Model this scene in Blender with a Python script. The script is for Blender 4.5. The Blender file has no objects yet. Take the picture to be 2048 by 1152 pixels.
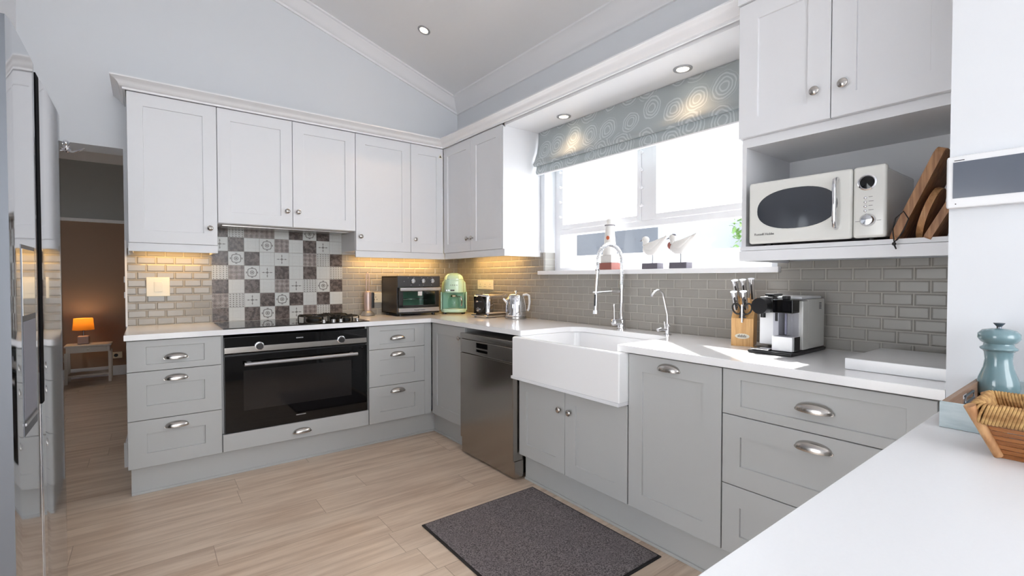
import bpy, bmesh, math, random
from mathutils import Vector, Matrix
random.seed(7)
PI = math.pi
S = bpy.context.scene
COL = S.collection

# ------------------------------------------------------------------ camera
cam_d = bpy.data.cameras.new('camera'); cam = bpy.data.objects.new('camera', cam_d); COL.objects.link(cam)
cam_d.sensor_width = 36.0; cam_d.lens = 952.95 / 2048 * 36.0; cam_d.clip_start = 0.02
cam.location = (-2.349, -3.914, 1.207)
cam.rotation_euler = (math.radians(90 - 1.155), 0, math.radians(-37.465))
S.camera = cam
# ------------------------------------------------------------------ world, sun, exposure
W = bpy.data.worlds.new('sky'); S.world = W; W.use_nodes = True
bg = W.node_tree.nodes['Background']
bg.inputs[0].default_value = (0.93, 0.965, 1.0, 1); bg.inputs[1].default_value = 4.6
sun_d = bpy.data.lights.new('sun', 'SUN'); sun_d.energy = 9.0; sun_d.angle = 0.02; sun_d.color = (1, 0.96, 0.9)
sun = bpy.data.objects.new('sun', sun_d); COL.objects.link(sun)
sun.rotation_euler = Vector((0.62, 0.75, 1.0)).to_track_quat('Z', 'Y').to_euler()
vs = S.view_settings
vs.view_transform = 'Standard'; vs.look = 'None'; vs.exposure = 0.66; vs.gamma = 1.0; vs.use_curve_mapping = False

# ------------------------------------------------------------------ materials
def lin(c):
    return tuple(((v / 255) / 12.92 if v / 255 <= 0.04045 else ((v / 255 + 0.055) / 1.055) ** 2.4) for v in c) + (1,)
def rgb(*c): return lin(c)
def newmat(name):
    m = bpy.data.materials.new(name); m.use_nodes = True
    return m, m.node_tree, m.node_tree.nodes['Principled BSDF']
def mat(name, c, rough=0.5, metal=0.0, spec=0.5, noise=0.0, nscale=20, bump=0.0, coat=0.0, emit=None, es=0, aniso=0):
    m, t, b = newmat(name)
    b.inputs['Base Color'].default_value = rgb(*c); b.inputs['Roughness'].default_value = rough
    b.inputs['Metallic'].default_value = metal; b.inputs['Specular IOR Level'].default_value = spec
    if coat: b.inputs['Coat Weight'].default_value = coat; b.inputs['Coat Roughness'].default_value = 0.05
    if emit: b.inputs['Emission Color'].default_value = rgb(*emit); b.inputs['Emission Strength'].default_value = es
    tc = t.nodes.new('ShaderNodeTexCoord'); n = t.nodes.new('ShaderNodeTexNoise')
    n.inputs['Scale'].default_value = nscale; n.inputs['Detail'].default_value = 4
    t.links.new(tc.outputs['Object'], n.inputs['Vector'])
    mx = t.nodes.new('ShaderNodeMix'); mx.data_type = 'RGBA'
    k = 1 - noise
    mx.inputs[6].default_value = rgb(*c); mx.inputs[7].default_value = tuple(v * k for v in rgb(*c)[:3]) + (1,)
    t.links.new(n.outputs['Fac'], mx.inputs[0]); t.links.new(mx.outputs[2], b.inputs['Base Color'])
    if bump:
        bp = t.nodes.new('ShaderNodeBump'); bp.inputs['Strength'].default_value = bump; bp.inputs['Distance'].default_value = 0.002
        t.links.new(n.outputs['Fac'], bp.inputs['Height']); t.links.new(bp.outputs['Normal'], b.inputs['Normal'])
    return m
class X:                                    # arithmetic on shader sockets
    def __init__(s, t, k): s.t = t; s.k = k
    def op(s, o, *a, clamp=False):
        n = s.t.nodes.new('ShaderNodeMath'); n.operation = o; n.use_clamp = clamp
        for i, v in enumerate((s,) + a):
            if isinstance(v, X): s.t.links.new(v.k, n.inputs[i])
            else: n.inputs[i].default_value = v
        return X(s.t, n.outputs[0])
    def __add__(s, o): return s.op('ADD', o)
    def __sub__(s, o): return s.op('SUBTRACT', o)
    def __mul__(s, o): return s.op('MULTIPLY', o)
    def __truediv__(s, o): return s.op('DIVIDE', o)
    def __lt__(s, o): return s.op('LESS_THAN', o)
    def __gt__(s, o): return s.op('GREATER_THAN', o)
    def abs(s): return s.op('ABSOLUTE')
    def frac(s): return s.op('FRACT')
    def floor(s): return s.op('FLOOR')
    def pow(s, o): return s.op('POWER', o)
    def mx(s, o): return s.op('MAXIMUM', o)
    def mn(s, o): return s.op('MINIMUM', o)
def texco(t, which='Object'):
    tc = t.nodes.new('ShaderNodeTexCoord'); sp = t.nodes.new('ShaderNodeSeparateXYZ')
    t.links.new(tc.outputs[which], sp.inputs[0])
    return X(t, sp.outputs[0]), X(t, sp.outputs[1]), X(t, sp.outputs[2]), tc
def mixc(t, f, a, b):
    n = t.nodes.new('ShaderNodeMix'); n.data_type = 'RGBA'
    for i, v in ((0, f), (6, a), (7, b)):
        if isinstance(v, X): t.links.new(v.k, n.inputs[i])
        elif hasattr(v, 'is_linked'): t.links.new(v, n.inputs[i])
        else: n.inputs[i].default_value = v
    return n.outputs[2]
def comb(t, x, y, z=0.0):
    n = t.nodes.new('ShaderNodeCombineXYZ')
    for i, v in enumerate((x, y, z)):
        if isinstance(v, X): t.links.new(v.k, n.inputs[i])
        else: n.inputs[i].default_value = v
    return n.outputs[0]
def noise(t, vec, scale, detail=3, rough=0.5):
    n = t.nodes.new('ShaderNodeTexNoise'); n.inputs['Scale'].default_value = scale
    n.inputs['Detail'].default_value = detail; n.inputs['Roughness'].default_value = rough
    if vec is not None: t.links.new(vec, n.inputs['Vector'])
    return X(t, n.outputs['Fac'])
def ramp(v, a, b):                         # smooth 0..1 between a and b
    n = v.t.nodes.new('ShaderNodeMapRange'); n.interpolation_type = 'SMOOTHSTEP'
    v.t.links.new(v.k, n.inputs[0]); n.inputs[1].default_value = a; n.inputs[2].default_value = b
    return X(v.t, n.outputs[0])
def bump(t, b, h, strength, dist):
    n = t.nodes.new('ShaderNodeBump'); n.inputs['Strength'].default_value = strength; n.inputs['Distance'].default_value = dist
    t.links.new(h.k, n.inputs['Height']); t.links.new(n.outputs[0], b.inputs['Normal'])

def metro(name, axis):
    m, t, b = newmat(name)
    x, y, z, tc = texco(t)
    u = (x if axis == 0 else y) / 0.1; v = (z - 0.9) / 0.05
    row = v.floor(); off = (row * 0.5).frac()
    uu = u + off
    fu = uu.frac(); fv = v.frac()
    du = (fu.mn(fu * -1 + 1)) * 0.1; dv = (fv.mn(fv * -1 + 1)) * 0.05
    d = du.mn(dv)
    grout = d < 0.0012
    cell = noise(t, comb(t, uu.floor() * 3.7, row * 5.3), 1.0, 0)
    c = mixc(t, cell, rgb(160, 156, 150), rgb(148, 145, 140))
    c = mixc(t, grout, c, rgb(188, 184, 176))
    t.links.new(c, b.inputs['Base Color'])
    t.links.new((grout * 0.5 + (0.13 if axis == 0 else 0.30)).k, b.inputs['Roughness']); b.inputs['Specular IOR Level'].default_value = 0.38
    bump(t, b, ramp(d, 0.0010, 0.0085), 1.0, 0.0024)
    return m
M = {}
M['tile_back'] = metro('beveled_tile_back', 0)
M['tile_side'] = metro('beveled_tile_side', 1)
M['white'] = mat('white_cabinet_paint', (228, 229, 233), 0.42, noise=0.02)
M['grey'] = mat('grey_cabinet_paint', (184, 185, 185), 0.42, noise=0.02)
M['wall'] = mat('wall_paint', (227, 230, 235), 0.85, spec=0.2, noise=0.03, nscale=3)
M['ceil'] = mat('ceiling_paint', (243, 243, 245), 0.9, spec=0.2)
M['trim'] = mat('trim_paint', (240, 240, 243), 0.45)
M['quartz'] = mat('white_quartz', (245, 245, 247), 0.12, noise=0.04, nscale=180)
M['ceramic'] = mat('white_ceramic', (240, 240, 242), 0.14)
M['steel'] = mat('brushed_steel', (176, 172, 168), 0.27, 1.0, noise=0.1, nscale=60)
M['steel_dark'] = mat('dark_brushed_steel', (170, 164, 158), 0.24, 1.0)
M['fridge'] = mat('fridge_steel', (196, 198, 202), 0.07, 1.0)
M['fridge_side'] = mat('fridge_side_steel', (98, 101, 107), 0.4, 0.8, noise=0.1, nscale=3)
M['chrome'] = mat('chrome', (225, 225, 228), 0.06, 1.0)
M['nickel'] = mat('satin_nickel', (190, 186, 182), 0.22, 1.0)
M['blackglass'] = mat('black_glass', (10, 10, 12), 0.03, spec=0.4)
M['black'] = mat('black_plastic', (24, 24, 27), 0.35)
M['dark'] = mat('anthracite_plastic', (52, 53, 58), 0.35)
M['darkmetal'] = mat('dark_enamel', (38, 36, 38), 0.4)
M['iron'] = mat('cast_iron', (22, 22, 24), 0.55)
M['silver'] = mat('silver_paint', (170, 170, 174), 0.35, 0.6)
M['mint'] = mat('mint_enamel', (192, 230, 214), 0.15, coat=0.5)
M['mintdark'] = mat('mint_recess', (150, 200, 180), 0.4)
M['cream'] = mat('cream_plastic', (232, 226, 208), 0.35)
M['socket'] = mat('socket_plastic', (236, 228, 206), 0.3)
M['plastic'] = mat('white_plastic', (232, 233, 236), 0.3)
M['offwhite'] = mat('offwhite_enamel', (226, 226, 222), 0.22, coat=0.4)
M['rose'] = mat('rose_metal', (206, 184, 176), 0.35, 0.5)
M['screen'] = mat('dark_screen', (96, 102, 114), 0.15)
M['teal'] = mat('teal_enamel', (118, 148, 156), 0.15, coat=0.6, noise=0.25, nscale=4)
M['tealmetal'] = mat('grey_metal', (110, 116, 124), 0.3, 0.8)
M['red'] = mat('red_brown_paint', (150, 92, 84), 0.6)
M['orange'] = mat('orange_paint', (190, 96, 60), 0.6)
M['bird_grey'] = mat('driftwood_grey', (112, 108, 118), 0.7, noise=0.3, nscale=60)
M['wire'] = mat('thin_wire', (80, 80, 84), 0.4, 0.8)
M['emit'] = mat('lamp_glow', (255, 246, 225), 0.5, emit=(255, 244, 220), es=7)
M['smoke'] = mat('smoked_container', (150, 150, 168), 0.08)
M['rubber'] = mat('black_rubber', (28, 26, 28), 0.7)
M['ink'] = mat('dark_print', (60, 58, 62), 0.6)
M['skin_white'] = mat('painted_wood_white', (230, 228, 226), 0.7, noise=0.12, nscale=40, bump=0.3)
M['copper'] = mat('fabric_pinkish', (196, 178, 176), 0.9)
M['far_grey'] = mat('far_wall_grey', (176, 178, 178), 0.9, spec=0.1)
M['far_brown'] = mat('far_wall_brown', (158, 134, 118), 0.9, spec=0.1)
M['sheer'] = mat('far_table_paint', (205, 196, 186), 0.5)

def wood(name, c1, c2, axis=0, scale=1.0, rough=0.5, stretch=14):
    m, t, b = newmat(name)
    x, y, z, tc = texco(t)
    a = [x, y, z]; a = [v * (1.0 if i == axis else stretch) for i, v in enumerate(a)]
    n = noise(t, comb(t, *a), 3.0 * scale, 6, 0.6)
    c = mixc(t, ramp(n, 0.32, 0.68), rgb(*c1), rgb(*c2))
    t.links.new(c, b.inputs['Base Color']); b.inputs['Roughness'].default_value = rough
    bump(t, b, n, 0.15, 0.001)
    return m
M['board_dark'] = wood('board_wood', (178, 132, 92), (132, 90, 58), 2, 2.0)
M['board_light'] = wood('board_wood_light', (206, 160, 112), (168, 118, 76), 2, 2.0)
M['bamboo'] = wood('bamboo', (226, 178, 112), (205, 152, 88), 2, 3.0, 0.35)
M['basketwood'] = wood('basket_slat_wood', (172, 112, 62), (128, 76, 38), 1, 3.0, 0.4)
M['rope'] = wood('seagrass_rope', (206, 166, 108), (150, 106, 60), 1, 12.0, 0.8, 2)
M['tray'] = wood('painted_tray', (208, 220, 224), (172, 190, 196), 1, 2.0, 0.5, 5)
M['traywood'] = wood('tray_inner_wood', (150, 122, 102), (120, 92, 74), 0, 2.0)

def floor_mat():
    m, t, b = newmat('oak_laminate')
    x, y, z, tc = texco(t)
    v = (y + 20.03) / 0.192; row = v.floor()
    sh = noise(t, comb(t, row * 7.31, 3.3), 1.0, 0) * 9.0
    u = (x + 20) / 1.28 + sh; col = u.floor()
    rnd = noise(t, comb(t, row * 3.17, col * 5.9, 2.0), 1.0, 0)
    fu = u.frac(); fv = v.frac()
    d = ((fu.mn(fu * -1 + 1)) * 1.28).mn((fv.mn(fv * -1 + 1)) * 0.192)
    seam = ramp(d, 0.0004, 0.0022)
    g1 = noise(t, comb(t, x * 0.9 + row * 4.7, y * 9.0 + col * 3.0, rnd), 2.2, 6, 0.62)
    g2 = noise(t, comb(t, x * 2.2 + row * 8.1, y * 60.0, col * 2.0), 1.6, 4, 0.6)
    c = mixc(t, ramp(g1, 0.33, 0.70), rgb(222, 203, 184), rgb(190, 166, 146))
    c = mixc(t, ramp(g2, 0.45, 0.75) * 0.25, c, rgb(172, 148, 128))
    c = mixc(t, ramp(rnd, 0.35, 0.65) * 0.30, c, rgb(230, 212, 194))
    c = mixc(t, seam, rgb(168, 146, 128), c)
    t.links.new(c, b.inputs['Base Color'])
    b.inputs['Roughness'].default_value = 0.38
    bump(t, b, seam + g2 * 0.15, 0.3, 0.001)
    return m
M['floor'] = floor_mat()

def mat_rug():
    m, t, b = newmat('mat_pile')
    x, y, z, tc = texco(t)
    n = noise(t, tc.outputs['Object'], 170, 3, 0.75); n2 = noise(t, tc.outputs['Object'], 9, 3)
    c = mixc(t, ramp(n, 0.36, 0.64), rgb(66, 62, 64), rgb(146, 138, 140))
    c = mixc(t, ramp(n2, 0.4, 0.7) * 0.35, c, rgb(112, 104, 108))
    t.links.new(c, b.inputs['Base Color']); b.inputs['Roughness'].default_value = 0.95
    bump(t, b, n, 0.8, 0.003)
    return m
M['rug'] = mat_rug()

def blind_mat():
    m, t, b = newmat('ring_print_fabric')
    x, y, z, tc = texco(t)
    vec0 = comb(t, y, z * 0.92 + 0.02)
    nz = t.nodes.new('ShaderNodeTexNoise'); nz.inputs['Scale'].default_value = 15
    t.links.new(vec0, nz.inputs['Vector'])
    vm = t.nodes.new('ShaderNodeVectorMath'); vm.operation = 'SCALE'; vm.inputs['Scale'].default_value = 0.026
    t.links.new(nz.outputs['Color'], vm.inputs[0])
    va = t.nodes.new('ShaderNodeVectorMath'); va.operation = 'ADD'
    t.links.new(vec0, va.inputs[0]); t.links.new(vm.outputs[0], va.inputs[1])
    vo = t.nodes.new('ShaderNodeTexVoronoi'); vo.inputs['Scale'].default_value = 6.6; vo.inputs['Randomness'].default_value = 0.42
    vo.voronoi_dimensions = '2D'
    t.links.new(va.outputs[0], vo.inputs['Vector'])
    d = X(t, vo.outputs['Distance'])
    sc = t.nodes.new('ShaderNodeSeparateXYZ'); t.links.new(vo.outputs['Color'], sc.inputs[0]); r = X(t, sc.outputs[0])
    R = r * 0.12 + 0.40
    q = d / R
    f = (q * 4.0 + r * 0.4).frac()
    ring = ramp(f, 0.30, 0.42) * (ramp(f, 0.72, 0.86) * -1 + 1) * (q < 1.05) * (q > 0.22)
    n = noise(t, comb(t, y, z), 420, 1)
    base = mixc(t, n, rgb(178, 186, 189), rgb(192, 198, 200))
    c = mixc(t, ring * 0.9, base, rgb(214, 219, 221))
    t.links.new(c, b.inputs['Base Color']); b.inputs['Roughness'].default_value = 0.9
    b.inputs['Specular IOR Level'].default_value = 0.1
    tr = t.nodes.new('ShaderNodeBsdfTranslucent'); t.links.new(c, tr.inputs[0])
    mx = t.nodes.new('ShaderNodeMixShader'); mx.inputs[0].default_value = 0.2
    out = t.nodes['Material Output']
    t.links.new(b.outputs[0], mx.inputs[1]); t.links.new(tr.outputs[0], mx.inputs[2]); t.links.new(mx.outputs[0], out.inputs[0])
    return m
M['blind'] = blind_mat()

def glass(name, tint=(1, 1, 1), refl=1.0, base=0.0):
    m = bpy.data.materials.new(name); m.use_nodes = True; t = m.node_tree; t.nodes.clear()
    out = t.nodes.new('ShaderNodeOutputMaterial'); mx = t.nodes.new('ShaderNodeMixShader')
    tr = t.nodes.new('ShaderNodeBsdfTransparent'); tr.inputs[0].default_value = tint + (1,)
    gl = t.nodes.new('ShaderNodeBsdfGlossy'); gl.inputs['Roughness'].default_value = 0.01
    lw = t.nodes.new('ShaderNodeFresnel'); lw.inputs[0].default_value = 1.45
    gm = t.nodes.new('ShaderNodeNewGeometry')
    f = (X(t, lw.outputs[0]) * refl + base) * (X(t, gm.outputs['Backfacing']) * -1 + 1)
    t.links.new(f.k, mx.inputs[0]); t.links.new(tr.outputs[0], mx.inputs[1]); t.links.new(gl.outputs[0], mx.inputs[2])
    t.links.new(mx.outputs[0], out.inputs[0])
    return m
M['glass'] = glass('window_glass', (0.97, 0.98, 0.98))
M['jug'] = glass('jug_glass', (0.88, 0.94, 0.92), 0.35, 0.05)
M['ovenglass'] = glass('oven_door_glass', (0.72, 0.8, 0.76), 0.5, 0.02)
M['smokeglass'] = glass('smoked_clear_plastic', (0.84, 0.84, 0.87), 0.5, 0.03)

def shade_mat():
    m, t, b = newmat('orange_lamp_shade')
    t.nodes.remove(b)
    d = t.nodes.new('ShaderNodeBsdfDiffuse'); d.inputs[0].default_value = rgb(190, 130, 60)
    tr = t.nodes.new('ShaderNodeBsdfTranslucent'); tr.inputs[0].default_value = rgb(214, 140, 50)
    mx = t.nodes.new('ShaderNodeMixShader'); mx.inputs[0].default_value = 0.28
    t.links.new(d.outputs[0], mx.inputs[1]); t.links.new(tr.outputs[0], mx.inputs[2])
    t.links.new(mx.outputs[0], t.nodes['Material Output'].inputs[0])
    return m
M['shade'] = shade_mat()

# patterned wall tiles, drawn in each tile's own uv square
def tilemat(kind):
    m, t, b = newmat('patterned_tile_' + kind)
    u, v, w, tc = texco(t, 'UV')
    ox, oy, oz, tc2 = texco(t)
    x = u - 0.5; y = v - 0.5; ax = x.abs(); ay = y.abs()
    obj = tc2.outputs['Object']
    edge = (ax.mx(ay) > 0.485)
    n = noise(t, obj, 45, 4, 0.65); nf = noise(t, obj, 160, 2)
    white = mixc(t, nf, rgb(206, 208, 207), rgb(192, 195, 195)); ink = rgb(92, 86, 86)
    brown = mixc(t, ramp(n, 0.38, 0.62), rgb(70, 62, 60), rgb(112, 102, 98))
    if kind == 'dark': c = brown
    elif kind == 'plain':
        g = ((ax - 0.25).abs() < 0.012).mx((ay - 0.25).abs() < 0.012)
        c = mixc(t, g * 0.12, white, ink)
    elif kind == 'medallion':
        se = (ax.pow(4.0) + ay.pow(4.0)).pow(0.25); r = (x * x + y * y).pow(0.5)
        g = ((se - 0.28).abs() < 0.024).mx(r < 0.06).mx((r - 0.12).abs() < 0.022)
        g = g.mx((ax < 0.07) * ((ay - 0.35).abs() < 0.03)).mx((ay < 0.07) * ((ax - 0.36).abs() < 0.03))
        c = mixc(t, g * 0.9, white, ink)
    elif kind == 'cross':
        r = (x * x + y * y).pow(0.5)
        g = ((ax < 0.016) * (ay < 0.36)).mx((ay < 0.016) * (ax < 0.36)).mx(r < 0.075)
        g = g.mx(((ax * 1.6 + (ay - 0.25).abs()) < 0.08)).mx(((ay * 1.6 + (ax - 0.25).abs()) < 0.08))
        c = mixc(t, g * 0.85, white, ink)
    elif kind == 'stripe':
        fx = (u * 5.0).frac() - 0.5; fy = (v * 7.0).frac() - 0.5
        g = ((fx.abs() < 0.20) * ((fy + fx * 0.6).abs() < 0.30)).mx((fx.abs() > 0.46))
        c = mixc(t, g * 0.8, white, ink)
    else:
        fx = (u * 3.0).frac() - 0.5; fy = (v * 3.0).frac() - 0.5
        dd = fx.abs() + fy.abs()
        g = (dd < 0.20).mx((dd - 0.40).abs() < 0.05)
        base = mixc(t, ramp(n, 0.35, 0.65), rgb(160, 152, 148), rgb(134, 124, 122))
        c = mixc(t, g * 0.85, base, rgb(74, 64, 64))
    c = mixc(t, edge, c, rgb(150, 148, 146))
    t.links.new(c, b.inputs['Base Color'])
    b.inputs['Roughness'].default_value = 0.22
    bump(t, b, ramp(ax.mx(ay) * -1 + 0.5, 0.0, 0.035) + nf * 0.05, 0.4, 0.0012)
    b.inputs['Specular IOR Level'].default_value = 0.3
    return m
TK = {k: tilemat(n) for k, n in dict(D='dark', W='plain', M='medallion', C='cross', S='stripe', P='diamond').items()}

# ------------------------------------------------------------------ mesh helpers
class MB:
    def __init__(s): s.bm = bmesh.new()
    def _t(s, vs, mtx):
        if mtx is not None: bmesh.ops.transform(s.bm, matrix=mtx, verts=vs)
    def box(s, a, b, bev=0.0, seg=2, mtx=None):
        a = Vector(a); b = Vector(b); c = (a + b) / 2; d = b - a
        r = bmesh.ops.create_cube(s.bm, size=1.0, matrix=Matrix.Translation(c) @ Matrix.Diagonal((abs(d.x), abs(d.y), abs(d.z), 1)))
        vs = r['verts']
        if bev:
            es = list({e for v in vs for e in v.link_edges})
            r2 = bmesh.ops.bevel(s.bm, geom=es, offset=bev, segments=seg, profile=0.5, affect='EDGES')
            vs = list({v for f in r2['faces'] for v in f.verts} | {v for v in vs if v.is_valid})
        s._t(vs, mtx); return s
    def ring(s, pts): return [s.bm.verts.new(p) for p in pts]
    def loft(s, rings, closed=True, cap=True, cyc=False):
        R = [s.ring(r) for r in rings]; n = len(R[0])
        pairs = list(zip(R, R[1:])) + ([(R[-1], R[0])] if cyc else [])
        for a, b in pairs:
            for i in range(n if closed else n - 1):
                j = (i + 1) % n
                try: s.bm.faces.new((a[i], a[j], b[j], b[i]))
                except ValueError: pass
        if cap and closed and not cyc:
            for r in (list(reversed(R[0])), R[-1]):
                try: s.bm.faces.new(r)
                except ValueError: pass
        return s
    def lathe(s, prof, seg=32, c=(0, 0, 0), cap=True, mtx=None):
        rings = []
        for r, z in prof:
            ps = [Vector((r * math.cos(2 * PI * i / seg), r * math.sin(2 * PI * i / seg), z)) for i in range(seg)]
            if mtx is not None: ps = [mtx @ p for p in ps]
            rings.append([p + Vector(c) for p in ps])
        return s.loft(rings, True, cap)
    def cyl(s, p0, p1, r, seg=24, r2=None):
        p0 = Vector(p0); p1 = Vector(p1); q = (p1 - p0).to_track_quat('Z', 'Y').to_matrix()
        r2 = r if r2 is None else r2
        rr = []
        for p, ra in ((p0, r), (p1, r2)):
            rr.append([p + q @ Vector((ra * math.cos(2 * PI * i / seg), ra * math.sin(2 * PI * i / seg), 0)) for i in range(seg)])
        return s.loft(rr)
    def tube(s, pts, r, seg=12, cyc=False, sy=1.0):
        pts = [Vector(p) for p in pts]; n = len(pts); rings = []
        up = None
        for i, p in enumerate(pts):
            if cyc: tg = pts[(i + 1) % n] - pts[i - 1]
            else: tg = pts[min(i + 1, n - 1)] - pts[max(i - 1, 0)]
            tg.normalize()
            if up is None:
                up = Vector((0, 0, 1)) if abs(tg.z) < 0.9 else Vector((1, 0, 0))
            up = (up - tg * up.dot(tg)).normalized(); sd = tg.cross(up)
            ri = r[i] if isinstance(r, (list, tuple)) else r
            rings.append([p + up * (ri * math.cos(2 * PI * k / seg)) + sd * (ri * sy * math.sin(2 * PI * k / seg)) for k in range(seg)])
        return s.loft(rings, True, not cyc, cyc)
    def prism(s, poly, z0, z1, mtx=None, bev=0.0):
        mtx = mtx or Matrix.Identity(4)
        a = [s.bm.verts.new(mtx @ Vector((x, y, z0))) for x, y in poly]
        b = [s.bm.verts.new(mtx @ Vector((x, y, z1))) for x, y in poly]
        n = len(poly); fs = []
        for i in range(n): fs.append(s.bm.faces.new((a[i], a[(i + 1) % n], b[(i + 1) % n], b[i])))
        fs.append(s.bm.faces.new(list(reversed(a)))); fs.append(s.bm.faces.new(b))
        if bev:
            es = list({e for f in fs[-2:] for e in f.edges})
            bmesh.ops.bevel(s.bm, geom=es, offset=bev, segments=2, profile=0.5, affect='EDGES')
        return s
    def ell(s, c, r, seg=20, rings=12, mtx=None):
        m0 = Matrix.Translation(Vector(c)) @ (mtx or Matrix.Identity(4)) @ Matrix.Diagonal((r[0], r[1], r[2], 1))
        bmesh.ops.create_uvsphere(s.bm, u_segments=seg, v_segments=rings, radius=1.0, matrix=m0); return s
    def build(s, name, m, parent=None, smooth=40, label=None):
        bmesh.ops.recalc_face_normals(s.bm, faces=s.bm.faces)
        me = bpy.data.meshes.new(name); s.bm.to_mesh(me); s.bm.free()
        for k in (m if isinstance(m, (list, tuple)) else [m]): me.materials.append(k)
        if smooth:
            for p in me.polygons: p.use_smooth = True
            me.set_sharp_from_angle(angle=math.radians(smooth))
        o = bpy.data.objects.new(name, me); COL.objects.link(o)
        if smooth:
            wn = o.modifiers.new('weighted_normal', 'WEIGHTED_NORMAL'); wn.keep_sharp = True
        if parent: o.parent = parent
        if label: o['label'] = label
        return o
def tag(o, label, cat, group=None):
    o['label'] = label; o['category'] = cat
    if group: o['group'] = group
    return o
def thing(name, label, cat, loc=(0, 0, 0), rz=0.0, group=None):
    o = bpy.data.objects.new(name, None); COL.objects.link(o); o.location = loc; o.rotation_euler = (0, 0, rz)
    o.empty_display_size = 0.05
    return tag(o, label, cat, group)
def struct(o): o['kind'] = 'structure'; return o
def text(name, s, size, m, parent, loc, rot, ext=0.0005, label=None, sp=1.0):
    cu = bpy.data.curves.new(name, 'FONT'); cu.body = s; cu.size = size; cu.extrude = ext; cu.align_x = 'CENTER'; cu.space_character = sp
    tmp = bpy.data.objects.new(name + '_tmp', cu); COL.objects.link(tmp)
    dg = bpy.context.evaluated_depsgraph_get(); me = bpy.data.meshes.new_from_object(tmp.evaluated_get(dg))
    bpy.data.objects.remove(tmp); bpy.data.curves.remove(cu)
    me.materials.clear(); me.materials.append(m)
    o = bpy.data.objects.new(name, me); COL.objects.link(o); o.parent = parent; o.location = loc; o.rotation_euler = rot
    return o
def copy_tree(o, parent=None):
    c = o.copy(); COL.objects.link(c)
    if parent: c.parent = parent
    for ch in o.children: copy_tree(ch, c)
    return c
def T(*a): return Matrix.Translation(Vector(a))
def R(ax, deg): return Matrix.Rotation(math.radians(deg), 4, ax)
def rot2(p, a): return (p[0] * math.cos(a) - p[1] * math.sin(a), p[0] * math.sin(a) + p[1] * math.cos(a))

# shaker front: local x 0..w, z 0..h, back at y=0, face at y=-t
def shaker(w, h, rx, rz, t=0.02, rec=0.007, flat=False):
    b = MB(); g = 0.0015
    def rect(x0, x1, z0, z1, y): return [(x0, y, z0), (x1, y, z0), (x1, y, z1), (x0, y, z1)]
    rings = [rect(g, w - g, g, h - g, 0), rect(g, w - g, g, h - g, -t + 0.0015), rect(g + .0015, w - g - .0015, g + .0015, h - g - .0015, -t)]
    if not flat:
        rings += [rect(rx, w - rx, rz, h - rz, -t), rect(rx + .002, w - rx - .002, rz + .002, h - rz - .002, -t + rec)]
    return b.loft(rings)
def cup_pull(parent, x, z, y, a=0.055, name='cup_handle'):
    b = MB(); rows = []
    for k in range(9):
        th = PI / 2 * 1.12 * k / 8
        rows.append([(x - a * math.cos(PI * i / 20), y - 0.024 * math.sin(PI * i / 20) ** 0.75 * math.sin(th), z - .013 + 0.027 * math.sin(PI * i / 20) ** 0.8 * math.cos(th)) for i in range(21)])
    b.loft(rows, closed=False, cap=False)
    bmesh.ops.remove_doubles(b.bm, verts=b.bm.verts, dist=1e-5)
    b2 = b.bm; geom = list(b2.faces)
    bmesh.ops.solidify(b2, geom=geom, thickness=0.0016)
    for sx in (-1, 1): b.cyl((x + sx * (a - .002), y, z - .013), (x + sx * (a - .002), y - .004, z - .013), 0.006, 12)
    return b.build(name, M['nickel'], parent, 60)
def knob(parent, x, z, y):
    b = MB(); mt = T(x, y, z) @ R('X', 90)
    b.lathe([(0.006, 0), (0.007, 0.002), (0.0055, 0.010), (0.009, 0.015), (0.0155, 0.019), (0.0165, 0.022), (0.015, 0.0245), (0.008, 0.0275), (0.0, 0.028)], 24, mtx=mt)
    return b.build('knob', M['nickel'], parent, 60)

# ------------------------------------------------------------------ the room shell
def sbox(name, a, b, m, bev=0): return struct(MB().box(a, b, bev).build(name, m, smooth=0 if not bev else 40))
DW = 0.22
sbox('floor', (-4.6, -7.6, -0.05), (0.3, 4.0, 0), M['floor'])
cs = 0.331
def ceilz(x): return 2.85 - cs * x
b = MB(); p = [(0.25, ceilz(0.25)), (-3.6, ceilz(-3.6)), (-3.6, ceilz(-3.6) + .1), (0.25, ceilz(0.25) + .1)]
b.prism(p, -7.3, 0.22, mtx=Matrix(((1, 0, 0, 0), (0, 0, 1, 0), (0, 1, 0, 0), (0, 0, 0, 1))))
struct(b.build('ceiling', M['ceil'], smooth=0))
b = MB(); b.box((-2.459, 0, 0), (0.25, DW, 4.2)); b.box((-3.6, 0, 2.028), (-2.459, DW, 4.2)); b.box((-3.6, 0, 0), (-3.28, DW, 2.028))
struct(b.build('wall_back', M['wall'], smooth=0))
WY0, WY1, WZ0, WZ1 = -1.247, -2.87, 1.24, 2.30
b = MB()
b.box((0, -1.247, 0), (0.25, 0, 3.2)); b.box((0, WY1, 0), (0.25, WY0, WZ0)); b.box((0, WY1, WZ1), (0.25, WY0, 3.2)); b.box((0, -3.606, 0), (0.25, WY1, 3.2))
struct(b.build('wall_window', M['wall'], smooth=0))
sbox('wall_column', (-0.62, -7.2, 0), (0.25, -3.606, 3.3), M['wall'])
b = MB(); b.box((-3.6, -2.5, 0), (-3.4, 0, 4.2)); b.box((-3.6, -3.4, 0), (-3.4, -2.5, 0.15)); b.box((-3.6, -3.4, 1.75), (-3.4, -2.5, 4.2)); b.box((-3.6, -7.2, 0), (-3.4, -3.4, 4.2))  # unseen opening, placed and sized to light the window-side cabinet fronts
struct(b.build('wall_left', M['wall'], smooth=0))
sbox('wall_left_upper', (-3.4, -3.0, 2.15), (-2.925, 0, 3.95), M['trim'])
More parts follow.
